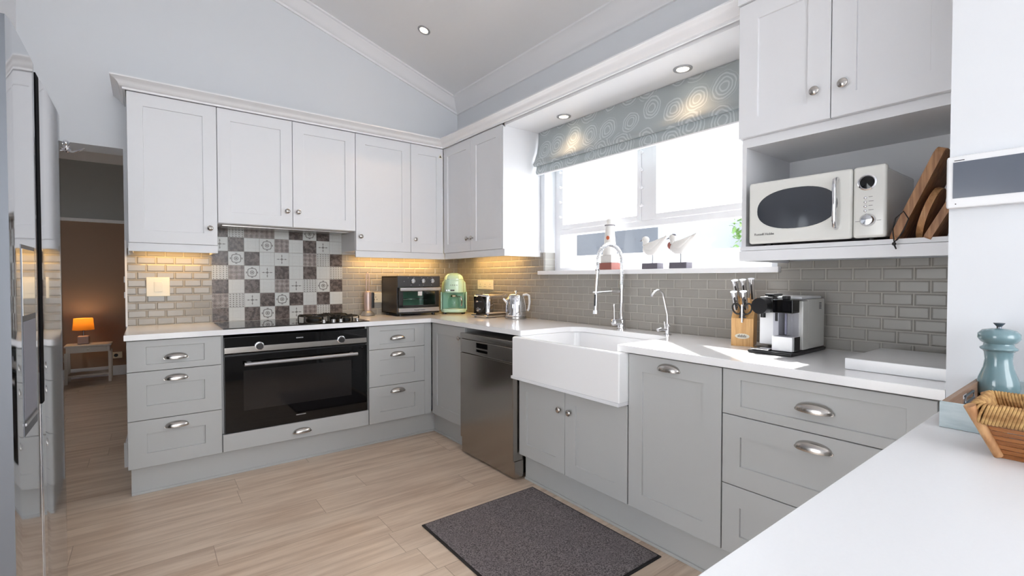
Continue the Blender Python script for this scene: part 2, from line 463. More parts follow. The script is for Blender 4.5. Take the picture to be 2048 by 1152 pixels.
b = MB(); b.box((-3.6, -7.2, 0), (-3.3, -7.0, 4.2)); b.box((-0.7, -7.2, 0), (-0.62, -7.0, 3.3)); b.box((-3.3, -7.2, 3.05), (-0.7, -7.0, 4.2))  # unseen opening, enlarged so more sky light reaches the oven wall
struct(b.build('wall_rear', M['wall'], smooth=0))
# ceiling cornice: two straight mouldings
def profile_sweep(pts, prof, name, m, outward=None, label=None):
    """pts: polyline; prof: (out, up) pairs; outward: list of unit out vectors per point (mitred)."""
    b = MB(); rings = []
    for p, o in zip(pts, outward): rings.append([Vector(p) + Vector(o) * u + Vector((0, 0, 1)) * v for u, v in prof])
    b.loft(rings); return b.build(name, m, None, 50)
cp = [(0, -0.105), (0.012, -0.105), (0.014, -0.088), (0.03, -0.082), (0.045, -0.066), (0.062, -0.040), (0.082, -0.026), (0.086, -0.016), (0.104, -0.012), (0.106, 0.01), (0, 0.01)]
o1 = profile_sweep([(0, 0, ceilz(0)), (-3.4, 0, ceilz(-3.4))], cp, 'trim_1', M['trim'], [(0, -1, 0), (0, -1, 0)])
# mitre start of the sloping run against the level run
struct(o1)
cp2 = [(u, v + cs * u) for u, v in cp]
o2 = profile_sweep([(0, 0, ceilz(0)), (0, -3.6, ceilz(0))], cp2, 'trim_2', M['trim'], [(-1, 0, 0), (-1, 0, 0)])
struct(o2)
# cabinet cornice with mitred corners
cc = [(0.0, 0.0), (0.012, 0.0), (0.014, 0.010), (0.026, 0.014), (0.034, 0.030), (0.048, 0.042), (0.056, 0.046), (0.060, 0.052), (0.066, 0.054), (0.066, 0.062), (0, 0.062)]
UZ1 = 2.298
FX = -0.350
path = [(-2.436, -0.002, UZ1), (-2.436, FX, UZ1), (FX, FX, UZ1), (FX, -2.932, UZ1)]
o3 = profile_sweep(path, cc, 'trim_3', M['trim'], [(-1, 0, 0), (-1, -1, 0), (-1, -1, 0), (-1, 0, 0)])
struct(o3)
b = MB(); b.prism([(-2.436, 0), (-2.436, FX), (FX, FX), (FX, -2.932), (0, -2.932), (0, 0)], UZ1 + .045, UZ1 + .058)
struct(b.build('trim_4', M['trim'], smooth=0))
sbox('ceiling_soffit', (-0.335, -2.932, 2.285), (0, -1.199, 2.34), M['trim'])
# tiles
sbox('wall_tiles_back', (-2.449, -0.008, 0.9), (-1.99, 0, 1.40), M['tile_back'])
sbox('wall_tiles_back', (-1.09, -0.008, 0.9), (-0.008, 0, 1.40), M['tile_back'])
b = MB(); b.box((-0.008, -1.205, 0.9), (0, 0, 1.40)); b.box((-0.008, -2.9, 0.9), (0, -1.205, 1.236)); b.box((-0.008, -3.606, 0.9), (0, -2.9, 1.285)); b.box((-0.008, -1.247, 1.236), (0, -1.205, 1.40))
b.box((0, -1.252, 1.262), (0.1, -1.244, 1.40))
struct(b.build('wall_tiles_window', M['tile_side'], smooth=0))
sbox('trim_5', (-2.459, -0.012, 0.9), (-2.449, 0.0, 1.45), M['trim'])
# baseboards by the doorway
sk = [(0, 0), (0.016, 0), (0.016, 0.11), (0.010, 0.135), (0.006, 0.16), (0, 0.16)]
struct(profile_sweep([(-2.459, 0.0, 0), (-2.459, DW, 0)], sk, 'baseboard_doorway', M['trim'], [(-1, 0, 0), (-1, 0, 0)]))
sbox('baseboard_back', (-2.477, -0.018, 0), (-2.446, 0, 0.155), M['trim'])
# patterned splashback: one face set per tile
rows = ['DSPPWDMDW', 'CDWMPWDCW', 'DMDWCWPSD', 'SPMCDWDWS', 'DWDWPCSMD', 'PSCDMDWDW', 'DWDMDCPSD']
sp = bmesh.new(); uvl = sp.loops.layers.uv.new('uv'); keys = list(TK)
for ri, rw in enumerate(rows):
    for ci, ch in enumerate(rw):
        x0 = -1.99 + ci * 0.1; z1 = 1.6 - ri * 0.1
        if ri == 0: pass
        vs_ = [sp.verts.new(q) for q in ((x0, -0.009, z1 - .1), (x0 + .1, -0.009, z1 - .1), (x0 + .1, -0.009, z1), (x0, -0.009, z1))]
        f = sp.faces.new(vs_); f.material_index = keys.index(ch)
        for l, q in zip(f.loops, ((0, 0), (1, 0), (1, 1), (0, 1))): l[uvl].uv = q
sides = [((-1.99, 0, .9), (-1.99, 0, 1.6), (-1.99, -.009, 1.6), (-1.99, -.009, .9)), ((-1.09, 0, .9), (-1.09, -.009, .9), (-1.09, -.009, 1.6), (-1.09, 0, 1.6))]
for sd in sides: sp.faces.new([sp.verts.new(q) for q in sd])
me = bpy.data.meshes.new('patterned_splashback'); sp.to_mesh(me); sp.free()
for k in keys: me.materials.append(TK[k])
o = bpy.data.objects.new('wall_tiles_patterned', me); COL.objects.link(o); struct(o)

# ------------------------------------------------------------------ window
wf = bpy.data.objects.new('window_1', None); COL.objects.link(wf); struct(wf)
wf.location = (0.12, -2.06, 1.26)
def wb(name, a, b_, m=M['trim'], bev=0.003):
    off = Vector((0.12, -2.06, 1.26)); return MB().box(Vector(a) - off, Vector(b_) - off, bev).build(name, m, wf)
b = MB(); off = Vector((0.12, -2.06, 1.26))
def fb(a, c, bev=0.003): b.box(Vector(a) - off, Vector(c) - off, bev)
fb((0.11, -1.30, 1.262), (0.17, -1.247, 2.30)); fb((0.11, -2.87, 1.262), (0.17, -2.81, 2.30))
fb((0.11, -2.81, 2.24), (0.17, -1.30, 2.30)); fb((0.11, -2.81, 1.262), (0.17, -1.30, 1.286))
fb((0.11, -2.81, 1.528), (0.17, -1.30, 1.566)); fb((0.11, -2.115, 1.566), (0.17, -2.035, 2.24))
b.build('window_frame', M['trim'], wf)
for (y0, y1) in ((-1.302, -2.033), (-2.117, -2.808)):
    b = MB(); fb((0.105, y0 - .03, 1.568), (0.13, y0, 2.24), 0.002); fb((0.105, y1, 1.568), (0.13, y1 + .03, 2.24), 0.002)
    fb((0.105, y1 + .03, 1.568), (0.13, y0 - .03, 1.602), 0.002); fb((0.105, y1 + .03, 2.2), (0.13, y0 - .03, 2.24), 0.002)
    b.build('window_sash', M['trim'], wf)
    b = MB(); fb((0.118, y1 + .03, 1.602), (0.121, y0 - .03, 2.2), 0); b.build('window_pane', M['glass'], wf, 0)
b = MB(); fb((0.135, -2.81, 1.286), (0.138, -1.30, 1.528), 0); b.build('window_pane', M['glass'], wf, 0)
for y in (-1.316, -2.048):
    for i in range(4):
        b = MB(); z = 1.66 + i * 0.11
        b.cyl(Vector((0.104, y, z)) - off, Vector((0.090, y, z)) - off, 0.008, 12); b.ell(Vector((0.088, y, z)) - off, (0.006, 0.011, 0.011), 12, 8)
        b.build('window_catch', M['trim'], wf)
b = MB(); b.box(Vector((-0.035, -2.915, 1.234)) - off, Vector((0.112, -1.205, 1.262)) - off, 0.003)
b.build('window_sill', M['trim'], wf)

# roman blind
bl = thing('roman_blind', 'grey-green roman blind printed with pale hand-drawn rings, half raised over the window', 'blind', (-0.03, -2.07, 2.0))
def sheet(prof, y0, y1, th=0.004):
    b = MB(); n = 24; rings = []
    outp = [(x, z) for x, z in prof]; inn = [(x + th, z) for x, z in reversed(prof)]
    for i in range(n + 1):
        y = y0 + (y1 - y0) * i / n
        rings.append([(x, y, z) for x, z in outp + inn])
    return b.loft(rings)
def strp(o): return o
B0, B1 = 0.855, -0.81
sheet([(0.0, 0.281), (-0.005, 0.20), (-0.018, 0.13), (-0.040, 0.075), (-0.055, 0.045), (-0.045, 0.028), (-0.02, 0.03)], B0, B1).build('front_panel', M['blind'], bl, 60)
sheet([(-0.018, 0.06), (-0.028, 0.02), (-0.035, -0.01), (-0.03, -0.028), (-0.016, -0.026)], B0 - .006, B1 + .006).build('lower_fold', M['blind'], bl, 60)
MB().box((-0.03, B1 + .02, -0.036), (-0.012, B0 - .02, -0.022), 0.002).build('hem_bar', M['trim'], bl)
MB().box((0.004, B1 + .01, 0.255), (0.028, B0 - .01, 0.284), 0.002).build('headrail', M['trim'], bl)

# ------------------------------------------------------------------ worktops, sink
b = MB(); zt, zu = 0.90, 0.869
arc = [(-0.16 - 0.10 + 0.10 * math.cos(a) , -1.732 - 0.10 + 0.10 * math.sin(a)) for a in [PI / 2 * (1 - i / 6) for i in range(7)]]
arc2 = [(-0.26 + 0.10 * math.cos(a), -2.356 + 0.10 * math.sin(a)) for a in [-PI / 2 * i / 6 for i in range(7)]]
poly = [(-2.452, 0), (-2.452, -0.622), (-0.614, -0.622), (-0.614, -1.732)] + arc + arc2 + [(-0.614, -2.456), (-0.614, -3.604), (-0.009, -3.604), (-0.009, 0)]
b.prism(poly, zu, zt, bev=0.002)
tag(b.build('worktop', M['quartz']), 'long L-shaped white quartz worktop along both walls, cut out around the sink', 'worktop')
sk_ = thing('butler_sink', 'white ceramic butler sink with a deep apron front under the window', 'sink', (-0.40, -2.11, 0.64))
b = MB()
ox, oy, oz = -0.40, -2.11, 0.64
def q(x, y, z): return (x - ox, y - oy, z - oz)
def rr(x0, x1, y0, y1, z, r, n=5):
    pts = []
    for cx_, cy_, a0 in ((x1 - r, y1 - r, 0), (x0 + r, y1 - r, PI / 2), (x0 + r, y0 + r, PI), (x1 - r, y0 + r, 1.5 * PI)):
        for i in range(n + 1): pts.append(q(cx_ + r * math.cos(a0 + PI / 2 * i / n), cy_ + r * math.sin(a0 + PI / 2 * i / n), z))
    return pts
X0, X1, Y0, Y1 = -0.658, -0.13, -2.504, -1.708
rings = [rr(X0, X1, Y0, Y1, 0.64, .006), rr(X0, X1, Y0, Y1, 0.860, .006), rr(X0 + .003, X1 - .003, Y0 + .003, Y1 - .003, 0.8655, .006), rr(X0 + .008, X1 - .006, Y0 + .006, Y1 - .006, 0.868, .010),
         rr(X0 + .026, X1 - .025, Y0 + .026, Y1 - .026, 0.868, .03), rr(X0 + .030, X1 - .03, Y0 + .030, Y1 - .03, 0.864, .035), rr(X0 + .034, X1 - .04, Y0 + .036, Y1 - .036, 0.70, .05), rr(X0 + .06, X1 - .07, Y0 + .06, Y1 - .06, 0.672, .05),
         rr(X0 + .2, X1 - .2, Y0 + .3, Y1 - .3, 0.668, .03)]
b.loft(rings); b.build('basin', M['ceramic'], sk_, 50)
b = MB(); b.box(q(X0 - .006, Y0 - .0, 0.622), q(X1, Y1 + .006, 0.6395), 0.003); b.build('support_ledge', M['white'], sk_)
b = MB(); b.lathe([(0.045, 0.031), (0.045, 0.034), (0.03, 0.035), (0.0, 0.033)], 24, c=(0, 0, 0)); b.build('drain', M['chrome'], sk_)

pen = thing('peninsula_worktop', 'broad white quartz peninsula top in the right foreground', 'worktop', (-1.3, -4.1, 0))
b = MB(); b.box((-0.69, -0.40, 0.87), (0.679, 0.456, 0.90), 0.002); b.build('top', mat('white_quartz_honed', (238, 239, 242), .4, noise=.03, nscale=180), pen)
b = MB(); b.box((-0.62, -0.34, 0.10), (0.676, 0.42, 0.868)); b.box((-0.58, -0.3, 0.0), (0.676, 0.38, 0.1)); b.build('base', M['grey'], pen, 0)

# ------------------------------------------------------------------ base cabinets
YD = -0.60; XD = -0.595; BZ0 = 0.157; BZ1 = 0.864
def run_root(name, label, run, a, group=None):
    """run 'b': back wall, a = left x; run 'w': window wall, a = left (far) y."""
    if run == 'b': return thing(name, label, 'cabinet', (a, YD + 0.02, 0), 0, group)
    return thing(name, label, 'cabinet', (XD + 0.02, a, 0), -PI / 2, group)
def carcass(root, w, z0, z1, depth, m=None, x0=0.0, name='carcass'):
    return MB().box((x0, 0.0005, z0), (x0 + w, depth, z1)).build(name, m or M['grey'], root, 0)
def drawer(root, x, z, w, h, rx=.082, rz=.078, m=None, hz=None, hx=None, flat=False, t=.02):
    f = shaker(w, h, rx, rz, t, flat=flat).build('drawer', m or M['grey'], root, 20); f.location = (x, 0, z)
    if hz is not None: cup_pull(f, w / 2 if hx is None else hx, hz, -t)
    return f
def door(root, x, z, w, h, rx=.075, rz=.075, m=None, kn=None, cup=None, t=.02):
    f = shaker(w, h, rx, rz, t).build('door', m or M['grey'], root, 20); f.location = (x, 0, z)
    if kn: knob(f, kn[0], kn[1], -t)
    if cup: cup_pull(f, cup[0], cup[1], -t, 0.052)
    return f
Z2, Z1_ = 0.692, 0.422
r = run_root('drawer_cabinet', 'grey three-drawer base cabinet at the left end beside the doorway', 'b', -2.443)
carcass(r, 0.443, BZ0, BZ1, 0.57)
drawer(r, 0, Z2, .443, BZ1 - Z2, rz=.037, hz=.078, rx=.085); drawer(r, 0, Z1_, .443, Z2 - Z1_, hz=.228, rx=.085); drawer(r, 0, BZ0, .443, Z1_ - BZ0, hz=.223, rx=.085)
r = run_root('drawer_cabinet', 'narrow grey three-drawer cabinet to the right of the oven, near the corner', 'b', -1.097)
carcass(r, 0.50, BZ0, BZ1, 0.57)
drawer(r, 0, Z2, .439, BZ1 - Z2, rz=.037, hz=.083); drawer(r, 0, Z1_, .439, Z2 - Z1_, hz=.232); drawer(r, 0, BZ0, .439, Z1_ - BZ0, hz=.227)
MB().box((0.441, -0.014, BZ0), (0.5, 0.0, BZ1)).build('corner_filler', M['grey'], r, 0)
r = run_root('oven_housing', 'grey oven housing with a plain pull-out panel below the oven', 'b', -1.998)
b = MB(); b.box((0, 0.0005, BZ0), (0.899, 0.57, 0.262)); b.box((0, 0.02, .262), (0.012, .57, BZ1)); b.box((0.887, 0.02, .262), (0.899, .57, BZ1)); b.build('carcass', M['grey'], r, 0)
drawer(r, 0, BZ0, .899, 0.266 - BZ0, flat=True, hz=.055)
r = run_root('corner_cabinet', 'grey corner base cabinet whose door sits left of the dishwasher', 'w', -0.600)
carcass(r, 0.480, BZ0, BZ1, 0.56, x0=0.005)
door(r, 0.004, BZ0, .482, BZ1 - BZ0, kn=(.42, .626))
r = run_root('sink_cabinet', 'grey two-door cabinet under the white butler sink', 'w', -1.694)
carcass(r, 0.808, BZ0, 0.62, 0.56)
door(r, 0, BZ0, .392, 0.620 - BZ0, kn=(.36, .347), rx=.07); door(r, .392, BZ0, .416, 0.620 - BZ0, kn=(.045, .347), rx=.078)
r = run_root('tall_front_cabinet', 'grey cabinet with one full-height shaker front and cup handle, right of the sink', 'w', -2.505)
carcass(r, 0.449, BZ0, BZ1, 0.56, x0=.001); door(r, 0.001, BZ0, .449, BZ1 - BZ0, cup=(.213, .672), rx=.077)
r = run_root('drawer_cabinet', 'wide grey drawer cabinet on the right, partly hidden by the peninsula', 'w', -2.957)
carcass(r, 0.64, BZ0, BZ1, 0.56)
drawer(r, 0, .690, .63, BZ1 - .690, rz=.037, hz=.088, hx=.317, rx=.07); drawer(r, 0, Z1_, .63, .690 - Z1_, hz=.227, hx=.317, rx=.07); drawer(r, 0, BZ0, .63, Z1_ - BZ0, hz=.222, hx=.317, rx=.07)
# kickboards
b = MB(); b.box((-2.43, -0.552, 0), (-0.546, -0.534, BZ0)); b.box((-2.43, -0.534, 0), (-2.412, -0.01, BZ0)); b.box((-2.43, -0.561, 0), (-0.546, -0.552, 0.014), 0.002)
tag(b.build('kickboard', M['grey'], smooth=0), 'grey kickboard under the oven-wall base cabinets', 'kickboard')
b = MB(); b.box((-0.548, -1.085, 0), (-0.53, -0.552, BZ0)); b.box((-0.557, -1.085, 0), (-0.548, -0.561, 0.014), 0.002)
tag(b.build('kickboard', M['grey'], smooth=0), 'short grey kickboard in the corner left of the dishwasher', 'kickboard')
b = MB(); b.box((-0.548, -3.60, 0), (-0.53, -1.70, BZ0)); b.box((-0.557, -3.60, 0), (-0.548, -1.70, 0.014), 0.002)
tag(b.build('kickboard', M['grey'], smooth=0), 'long grey kickboard below the sink cabinet and right-hand drawers', 'kickboard')

# ------------------------------------------------------------------ oven, hob
ov = thing('built_in_oven', 'wide black glass built-in oven with a long steel bar handle', 'oven', (-1.985, YD, 0.268))
OW = 0.873
MB().box((0, 0.02, 0), (OW, 0.5, 0.565)).build('body', M['black'], ov, 0)
b = MB(); b.box((0, -0.0, 0), (OW, 0.02, 0.468), 0.002); b.build('door_glass', M['blackglass'], ov)
b = MB(); b.box((0.10, -0.0006, 0.125), (OW - .11, 0.0, 0.372)); b.build('viewing_window', mat('viewing_glass', (36, 34, 34), 0.04, spec=0.4), ov, 0, label='slightly lighter glass window in the oven door')
b = MB(); b.box((0, -0.0, 0.476), (OW, 0.02, 0.582), 0.002); b.build('control_panel', M['blackglass'], ov)
MB().box((0, -0.004, 0.485), (OW, 0.004, 0.519), 0.001).build('steel_strip', M['steel'], ov)
b = MB(); b.cyl((0.10, -0.048, 0.417), (0.79, -0.048, 0.417), 0.011, 20); b.build('handle', M['silver'], ov)
for x in (0.13, 0.76): MB().box((x - .012, -0.040, .409), (x + .012, 0.0, .425), .003).build('handle_bracket', M['silver'], ov)
for x in (0.188, 0.692):
    b = MB(); b.lathe([(0.026, 0), (0.026, .006), (0.022, .008)], 32, mtx=T(x, -0.004, .518) @ R('X', 90)); k_ = b.build('knob_ring', M['chrome'], ov)
    b = MB(); b.lathe([(0.019, .008), (0.019, .022), (0.017, .025), (0, .025)], 32, mtx=T(x, -0.004, .518) @ R('X', 90)); b.build('control_knob', M['darkmetal'], ov)
b = MB()
for i in range(5): b.box((.405 + i * .009, -0.0008, .549), (.411 + i * .009, 0, .556))
b.build('clock_display', M['silver'], ov, 0)
MB().box((.40, -.0008, .045), (.46, 0, .051)).build('badge', M['silver'], ov, 0)
MB().box((.10, .004, .262), (.765, .006, .268)).build('oven_shelf', M['steel'], ov, 0)

hb = thing('hob', 'black glass hob with gas burners on its right side, under the patterned tiles', 'hob', (-1.99, -0.60, 0.9002))
b = MB(); b.box((0, 0, 0), (0.90, 0.50, 0.006), 0.002); b.build('glass_plate', M['blackglass'], hb)
def burner(cx_, cy_, rad):
    b = MB(); b.lathe([(rad, 0.006), (rad, .016), (rad * .85, .020), (rad * .8, .024), (0, .026)], 28, c=(cx_, cy_, 0)); bn = b.build('burner', M['iron'], hb)
    b = MB(); g = rad + .055
    for a in range(4):
        an = PI / 4 + a * PI / 2; c_, s_ = math.cos(an), math.sin(an)
        b.tube([(cx_ + c_ * rad * .5, cy_ + s_ * rad * .5, .040), (cx_ + c_ * g, cy_ + s_ * g, .040), (cx_ + c_ * (g + .01), cy_ + s_ * (g + .01), .034), (cx_ + c_ * (g + .012), cy_ + s_ * (g + .012), .006)], .0045, 8)
    b.tube([(cx_ + (g - .01) * math.cos(2 * PI * i / 32), cy_ + (g - .01) * math.sin(2 * PI * i / 32), .036) for i in range(32)], .0045, 8, True)
    b.build('pan_support', M['iron'], hb)
burner(0.60, 0.30, 0.055); burner(0.77, 0.37, 0.035); burner(0.79, 0.17, 0.03)
for x in (0.665, 0.715, 0.83, 0.60):
    b = MB(); b.cyl((x, .055, .006), (x, .055, .024), .014, 20); b.build('control_knob', M['chrome'], hb)

# ------------------------------------------------------------------ dishwasher
dw = thing('dishwasher', 'freestanding stainless steel dishwasher between the corner door and the sink', 'dishwasher', (-0.637, -1.092, 0), -PI / 2)
# local x 0..0.598 (towards the viewer), local y = depth (0 front .. 0.6)
b = MB(); b.box((0.006, 0.035, 0.03), (0.592, 0.60, 0.830), 0.003); b.build('body', M['steel_dark'], dw)
b = MB(); b.box((0.0, 0.0, 0.115), (0.598, 0.034, 0.700), 0.005); b.build('door_panel', M['steel_dark'], dw)
b = MB(); b.box((0.0, 0.0, 0.702), (0.598, 0.034, 0.795), 0.006); b.build('control_panel', M['steel'], dw)
b = MB(); b.box((0.0, 0.0, 0.797), (0.598, 0.5, 0.835), 0.004); b.build('top_cap', M['steel'], dw)
b = MB(); b.box((0.0, 0.012, 0.012), (0.598, 0.08, 0.113), 0.003); b.build('toe_panel', M['steel_dark'], dw)
b = MB(); b.box((0.20, -0.002, 0.752), (0.33, 0.001, 0.785), 0.001); b.box((0.20, -0.002, 0.724), (0.33, 0.001, 0.742), 0.001); b.build('display', M['blackglass'], dw)
b = MB(); b.box((0.50, -.001, .712), (.53, 0.0, .716)); b.build('badge', M['ink'], dw, 0)
for x in (.04, .55):
    for y in (.06, .55): MB().cyl((x, y, 0), (x, y, .03), .018, 12).build('foot', M['rubber'], dw)

# ------------------------------------------------------------------ wall cabinets
UY = -0.346
def wall_root(name, label, run, a):
    if run == 'b': return thing(name, label, 'wall cabinet', (a, UY + .02, 0), 0)
    return thing(name, label, 'wall cabinet', (UY + .02, a, 0), -PI / 2)
UZ0 = 1.417; D_ = 0.324
def rail(root, x0, x1, y0=-0.016, ret=None):
    b = MB(); b.box((x0, y0, 1.368), (x1, 0.004, UZ0 - .001))
    if ret: b.box((x1 - .018, .004, 1.368), (x1, D_ - .001, UZ0 - .001))
    if ret == 2: b.box((x0, .004, 1.368), (x0 + .018, D_ - .01, UZ0 - .001))
    b.build('light_rail', M['white'], root, 0)
w1 = wall_root('wall_cabinet', 'tall white single-door wall cabinet at the left end above the light switch', 'b', -2.432)
carcass(w1, .447, UZ0, UZ1, D_, M['white']); door(w1, 0, UZ0, .447, UZ1 - UZ0, m=M['white'], kn=(.405, .107)); rail(w1, 0.0, .447, -.016, 2)
w2 = wall_root('hood_cabinet', 'shorter white double-door cabinet over the hob with the extractor below', 'b', -1.984)
carcass(w2, .888, 1.562, UZ1, D_, M['white'])
door(w2, 0, 1.562, .448, UZ1 - 1.562, m=M['white'], kn=(.41, .108)); door(w2, .448, 1.562, .440, UZ1 - 1.562, m=M['white'], kn=(.034, .108))
b = MB(); b.box((0.03, 0.05, 1.551), (.86, .30, 1.5615), .002); b.build('extractor_plate', M['steel'], w2)
w3 = wall_root('wall_cabinet', 'white corner wall cabinet with one wide and one narrow door above the countertop oven', 'b', -1.095)
carcass(w3, .749, UZ0, UZ1, D_, M['white']); door(w3, 0, UZ0, .449, UZ1 - UZ0, m=M['white'], kn=(.034, .107)); door(w3, .449, UZ0, .299, UZ1 - UZ0, m=M['white'], kn=(.034, .107), rx=.065); rail(w3, 0.0, .765, -.016)
b = MB(); b.prism([(-0.019, 0), (.019, 0), (0, .034)], -.0002, 0.0008, mtx=T(.72, -.0205, .80) @ R('X', 90)); b.build('warning_sticker', M['cream'], w3, 0)
b = MB(); b.prism([(-0.010, 0.005), (.010, 0.005), (0, .024)], 0.0008, 0.0012, mtx=T(.72, -.0205, .80) @ R('X', 90)); b.build('warning_triangle', M['ink'], w3, 0)
for nm in ('warning_sticker', 'warning_triangle'):
    o = bpy.data.objects[nm]; o.location.z = UZ0 + 0.0
w4 = wall_root('wall_cabinet', 'white double-door wall cabinet beside the window with a plain side panel', 'w', -0.346)
carcass(w4, .852, UZ0, UZ1 - .006, D_, M['white'], x0=0.0)
door(w4, 0.001, UZ0, .422, UZ1 - UZ0, m=M['white'], kn=(.388, .102), rx=.065); door(w4, .423, UZ0, .411, UZ1 - UZ0, m=M['white'], kn=(.034, .102))
MB().box((.836, -.02, UZ0), (.852, .001, UZ1 - .02)).build('end_panel', M['white'], w4, 0)
b = MB(); b.box((.018, -.016, 1.368), (.862, .004, UZ0 - .001)); b.box((.844, .004, 1.368), (.862, D_, UZ0 - .001)); b.build('light_rail', M['white'], w4, 0)
# right-hand unit: doors above an open niche
RX = -0.43; RD = 0.41
w5 = thing('wall_cabinet', 'large white double-door wall cabinet on the right with an open niche for the microwave', 'wall cabinet', (RX + .02, -2.924, 0), -PI / 2)
RW = 0.680
NZ = 1.335
b = MB()
b.box((0.008, 0, NZ - .018), (.026, RD, 1.77)); b.box((RW - .018, 0, NZ - .018), (RW, RD, 1.77)); b.box((0.026, RD - .012, NZ), (RW - .018, RD, 1.75)); b.box((.026, 0, 1.735), (RW - .018, RD - .012, 1.77))
b.build('niche', M['white'], w5, 0)
MB().box((0.008, -.012, NZ - .016), (RW, RD, NZ)).build('shelf', M['white'], w5, 0)
b = MB(); b.box((0.008, -.018, 1.277), (RW, 0.0, NZ - .018)); b.box((0.008, 0, 1.277), (.026, RD, NZ - .019)); b.build('light_rail', M['white'], w5, 0)
b = MB(); b.box((0.03, 0.04, 1.296), (RW - .03, RD - .03, 1.312)); b.build('underside_panel', M['white'], w5, 0)
MB().box((0.0, 0.0005, 1.771), (RW, RD, 2.30)).build('carcass', M['white'], w5, 0)
door(w5, 0, 1.771, .330, 2.305 - 1.771, m=M['white'], kn=(.284, .106)); door(w5, .330, 1.771, .345, 2.305 - 1.771, m=M['white'], kn=(.042, .106))
b = MB(); b.box((-.0, -.03, 2.3055), (RW, RD, 2.40)); b.build('top_fascia', M['white'], w5, 0)

# ------------------------------------------------------------------ fridge
fr = thing('refrigerator', 'tall stainless side-by-side refrigerator at the left edge of the picture', 'refrigerator', (-2.59, -1.53, 0), PI / 2)
# local x: -0.835..0 maps to y -2.39..-1.53 ; local y 0 front .. +depth (towards -x)
FW = 0.835
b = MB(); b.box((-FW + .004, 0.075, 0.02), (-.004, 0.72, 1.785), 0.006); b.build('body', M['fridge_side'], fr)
def curved_door(x0, x1, z0, z1, nm):
    b = MB(); n = 14; f = []
    for i in range(n + 1):
        s_ = i / n; x = x0 + (x1 - x0) * s_
        e = min(s_, 1 - s_) * (x1 - x0)
        y = 0.002 * (1 - min(1, e / 0.12)) ** 2 + (0.003 * (1 - min(1, e / .010)) ** 2)
        f.append((x, y))
    prof = f + [(x1, .068), (x0, .068)]
    b.prism([(x, y) for x, y in prof], z0, z1, bev=0.0)
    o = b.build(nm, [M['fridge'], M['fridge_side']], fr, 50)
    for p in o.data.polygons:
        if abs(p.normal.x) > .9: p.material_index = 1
    return o
# local +x is towards +y (far end) after rotation by +90 deg: front faces +x
d1 = curved_door(-FW, -.492, 0.06, 1.80, 'freezer_door')
d2 = curved_door(-.441, 0.0, 0.06, 1.79, 'fridge_door')
b = MB(); b.box((-.491, .0015, .85), (-.442, .06, 1.788)); b.build('handle_recess', mat('matte_black', (14, 14, 16), .8, spec=.05), fr, 0)
b = MB(); b.box((-.489, .0005, .06), (-.444, .06, .849)); b.build('lower_filler', M['fridge'], fr, 0)
dsp = MB().box((-.75, -.0008, .82), (-.575, .004, 1.29), .0005).build('dispenser_frame', M['fridge_side'], fr)
MB().box((-.742, -.0014, .86), (-.583, .004, 1.10), .0005).build('dispenser_recess', mat('dispenser_grey', (128, 128, 138), .5), dsp)
MB().box((-.742, -.0014, 1.115), (-.583, .004, 1.28), .0005).build('dispenser_display', M['fridge'], dsp)
MB().box((-.742, -.004, .845), (-.583, .004, .852), .001).build('drip_tray', M['silver'], dsp)
b = MB(); b.box((-FW + .02, .10, 0), (-.02, .70, .06)); b.build('plinth', M['black'], fr, 0)

# small metal hook by the doorway
hk = thing('wall_hook', 'small brass-coloured double hook at the top corner of the doorway', 'hook', (-2.722, -0.001, 1.985))
b = MB(); b.lathe([(.022, 0), (.022, .006), (.012, .012), (.012, .03), (0, .034)], 20, mtx=R('X', 90)); b.ell((0, -.03, .028), (.018, .018, .018)); b.build('hook_base', M['chrome'], hk)
b = MB()
for s_ in (-1, 1): b.tube([(0, -.02, -.01), (s_ * .03, -.035, -.022), (s_ * .06, -.045, -.012), (s_ * .085, -.05, .006)], [.007, .006, .005, .004], 10)
b.build('hook_arm', M['chrome'], hk)

# ------------------------------------------------------------------ downlights
def downlight(name, label, loc, normal, power, grp, spot=True, ang=75):
    o = thing(name, label, 'ceiling light', loc, 0, grp); n = Vector(normal).normalized()
    o.rotation_mode = 'QUATERNION'; o.rotation_quaternion = n.to_track_quat('-Z', 'Y')
    b = MB(); b.lathe([(.030, 0.004), (.031, -.004), (.036, -.007), (.047, -.004), (.048, .0), (.03, .004)], 32, cap=False); b.build('bezel', M['silver'], o)
    b = MB(); b.lathe([(0.0001, -0.001), (.030, -0.001), (.030, .003), (0.0001, .003)], 28); b.build('lens', M['emit'], o)
    l = bpy.data.lights.new('downlight_lamp', 'SPOT'); l.energy = power; l.color = (1, .66, .36); l.spot_size = math.radians(ang); l.spot_blend = 1.0; l.shadow_soft_size = .03
    lo = bpy.data.objects.new('downlight_lamp', l); COL.objects.link(lo); lo.parent = o; lo.location = (0, 0, -.012)
cn = Vector((-cs, 0, -1)).normalized()
downlight('recessed_downlight', 'recessed spotlight glowing in the sloping ceiling', (-.673, -.640, ceilz(-.673) - .001), cn, 14, None)
downlight('recessed_downlight', 'recessed spotlight above the left part of the blind', (-.135, -1.591, 2.284), (0, 0, -1), 2.2, None, ang=120)
downlight('recessed_downlight', 'recessed spotlight above the right part of the blind', (-.150, -2.487, 2.284), (0, 0, -1), 2.2, None, ang=120)
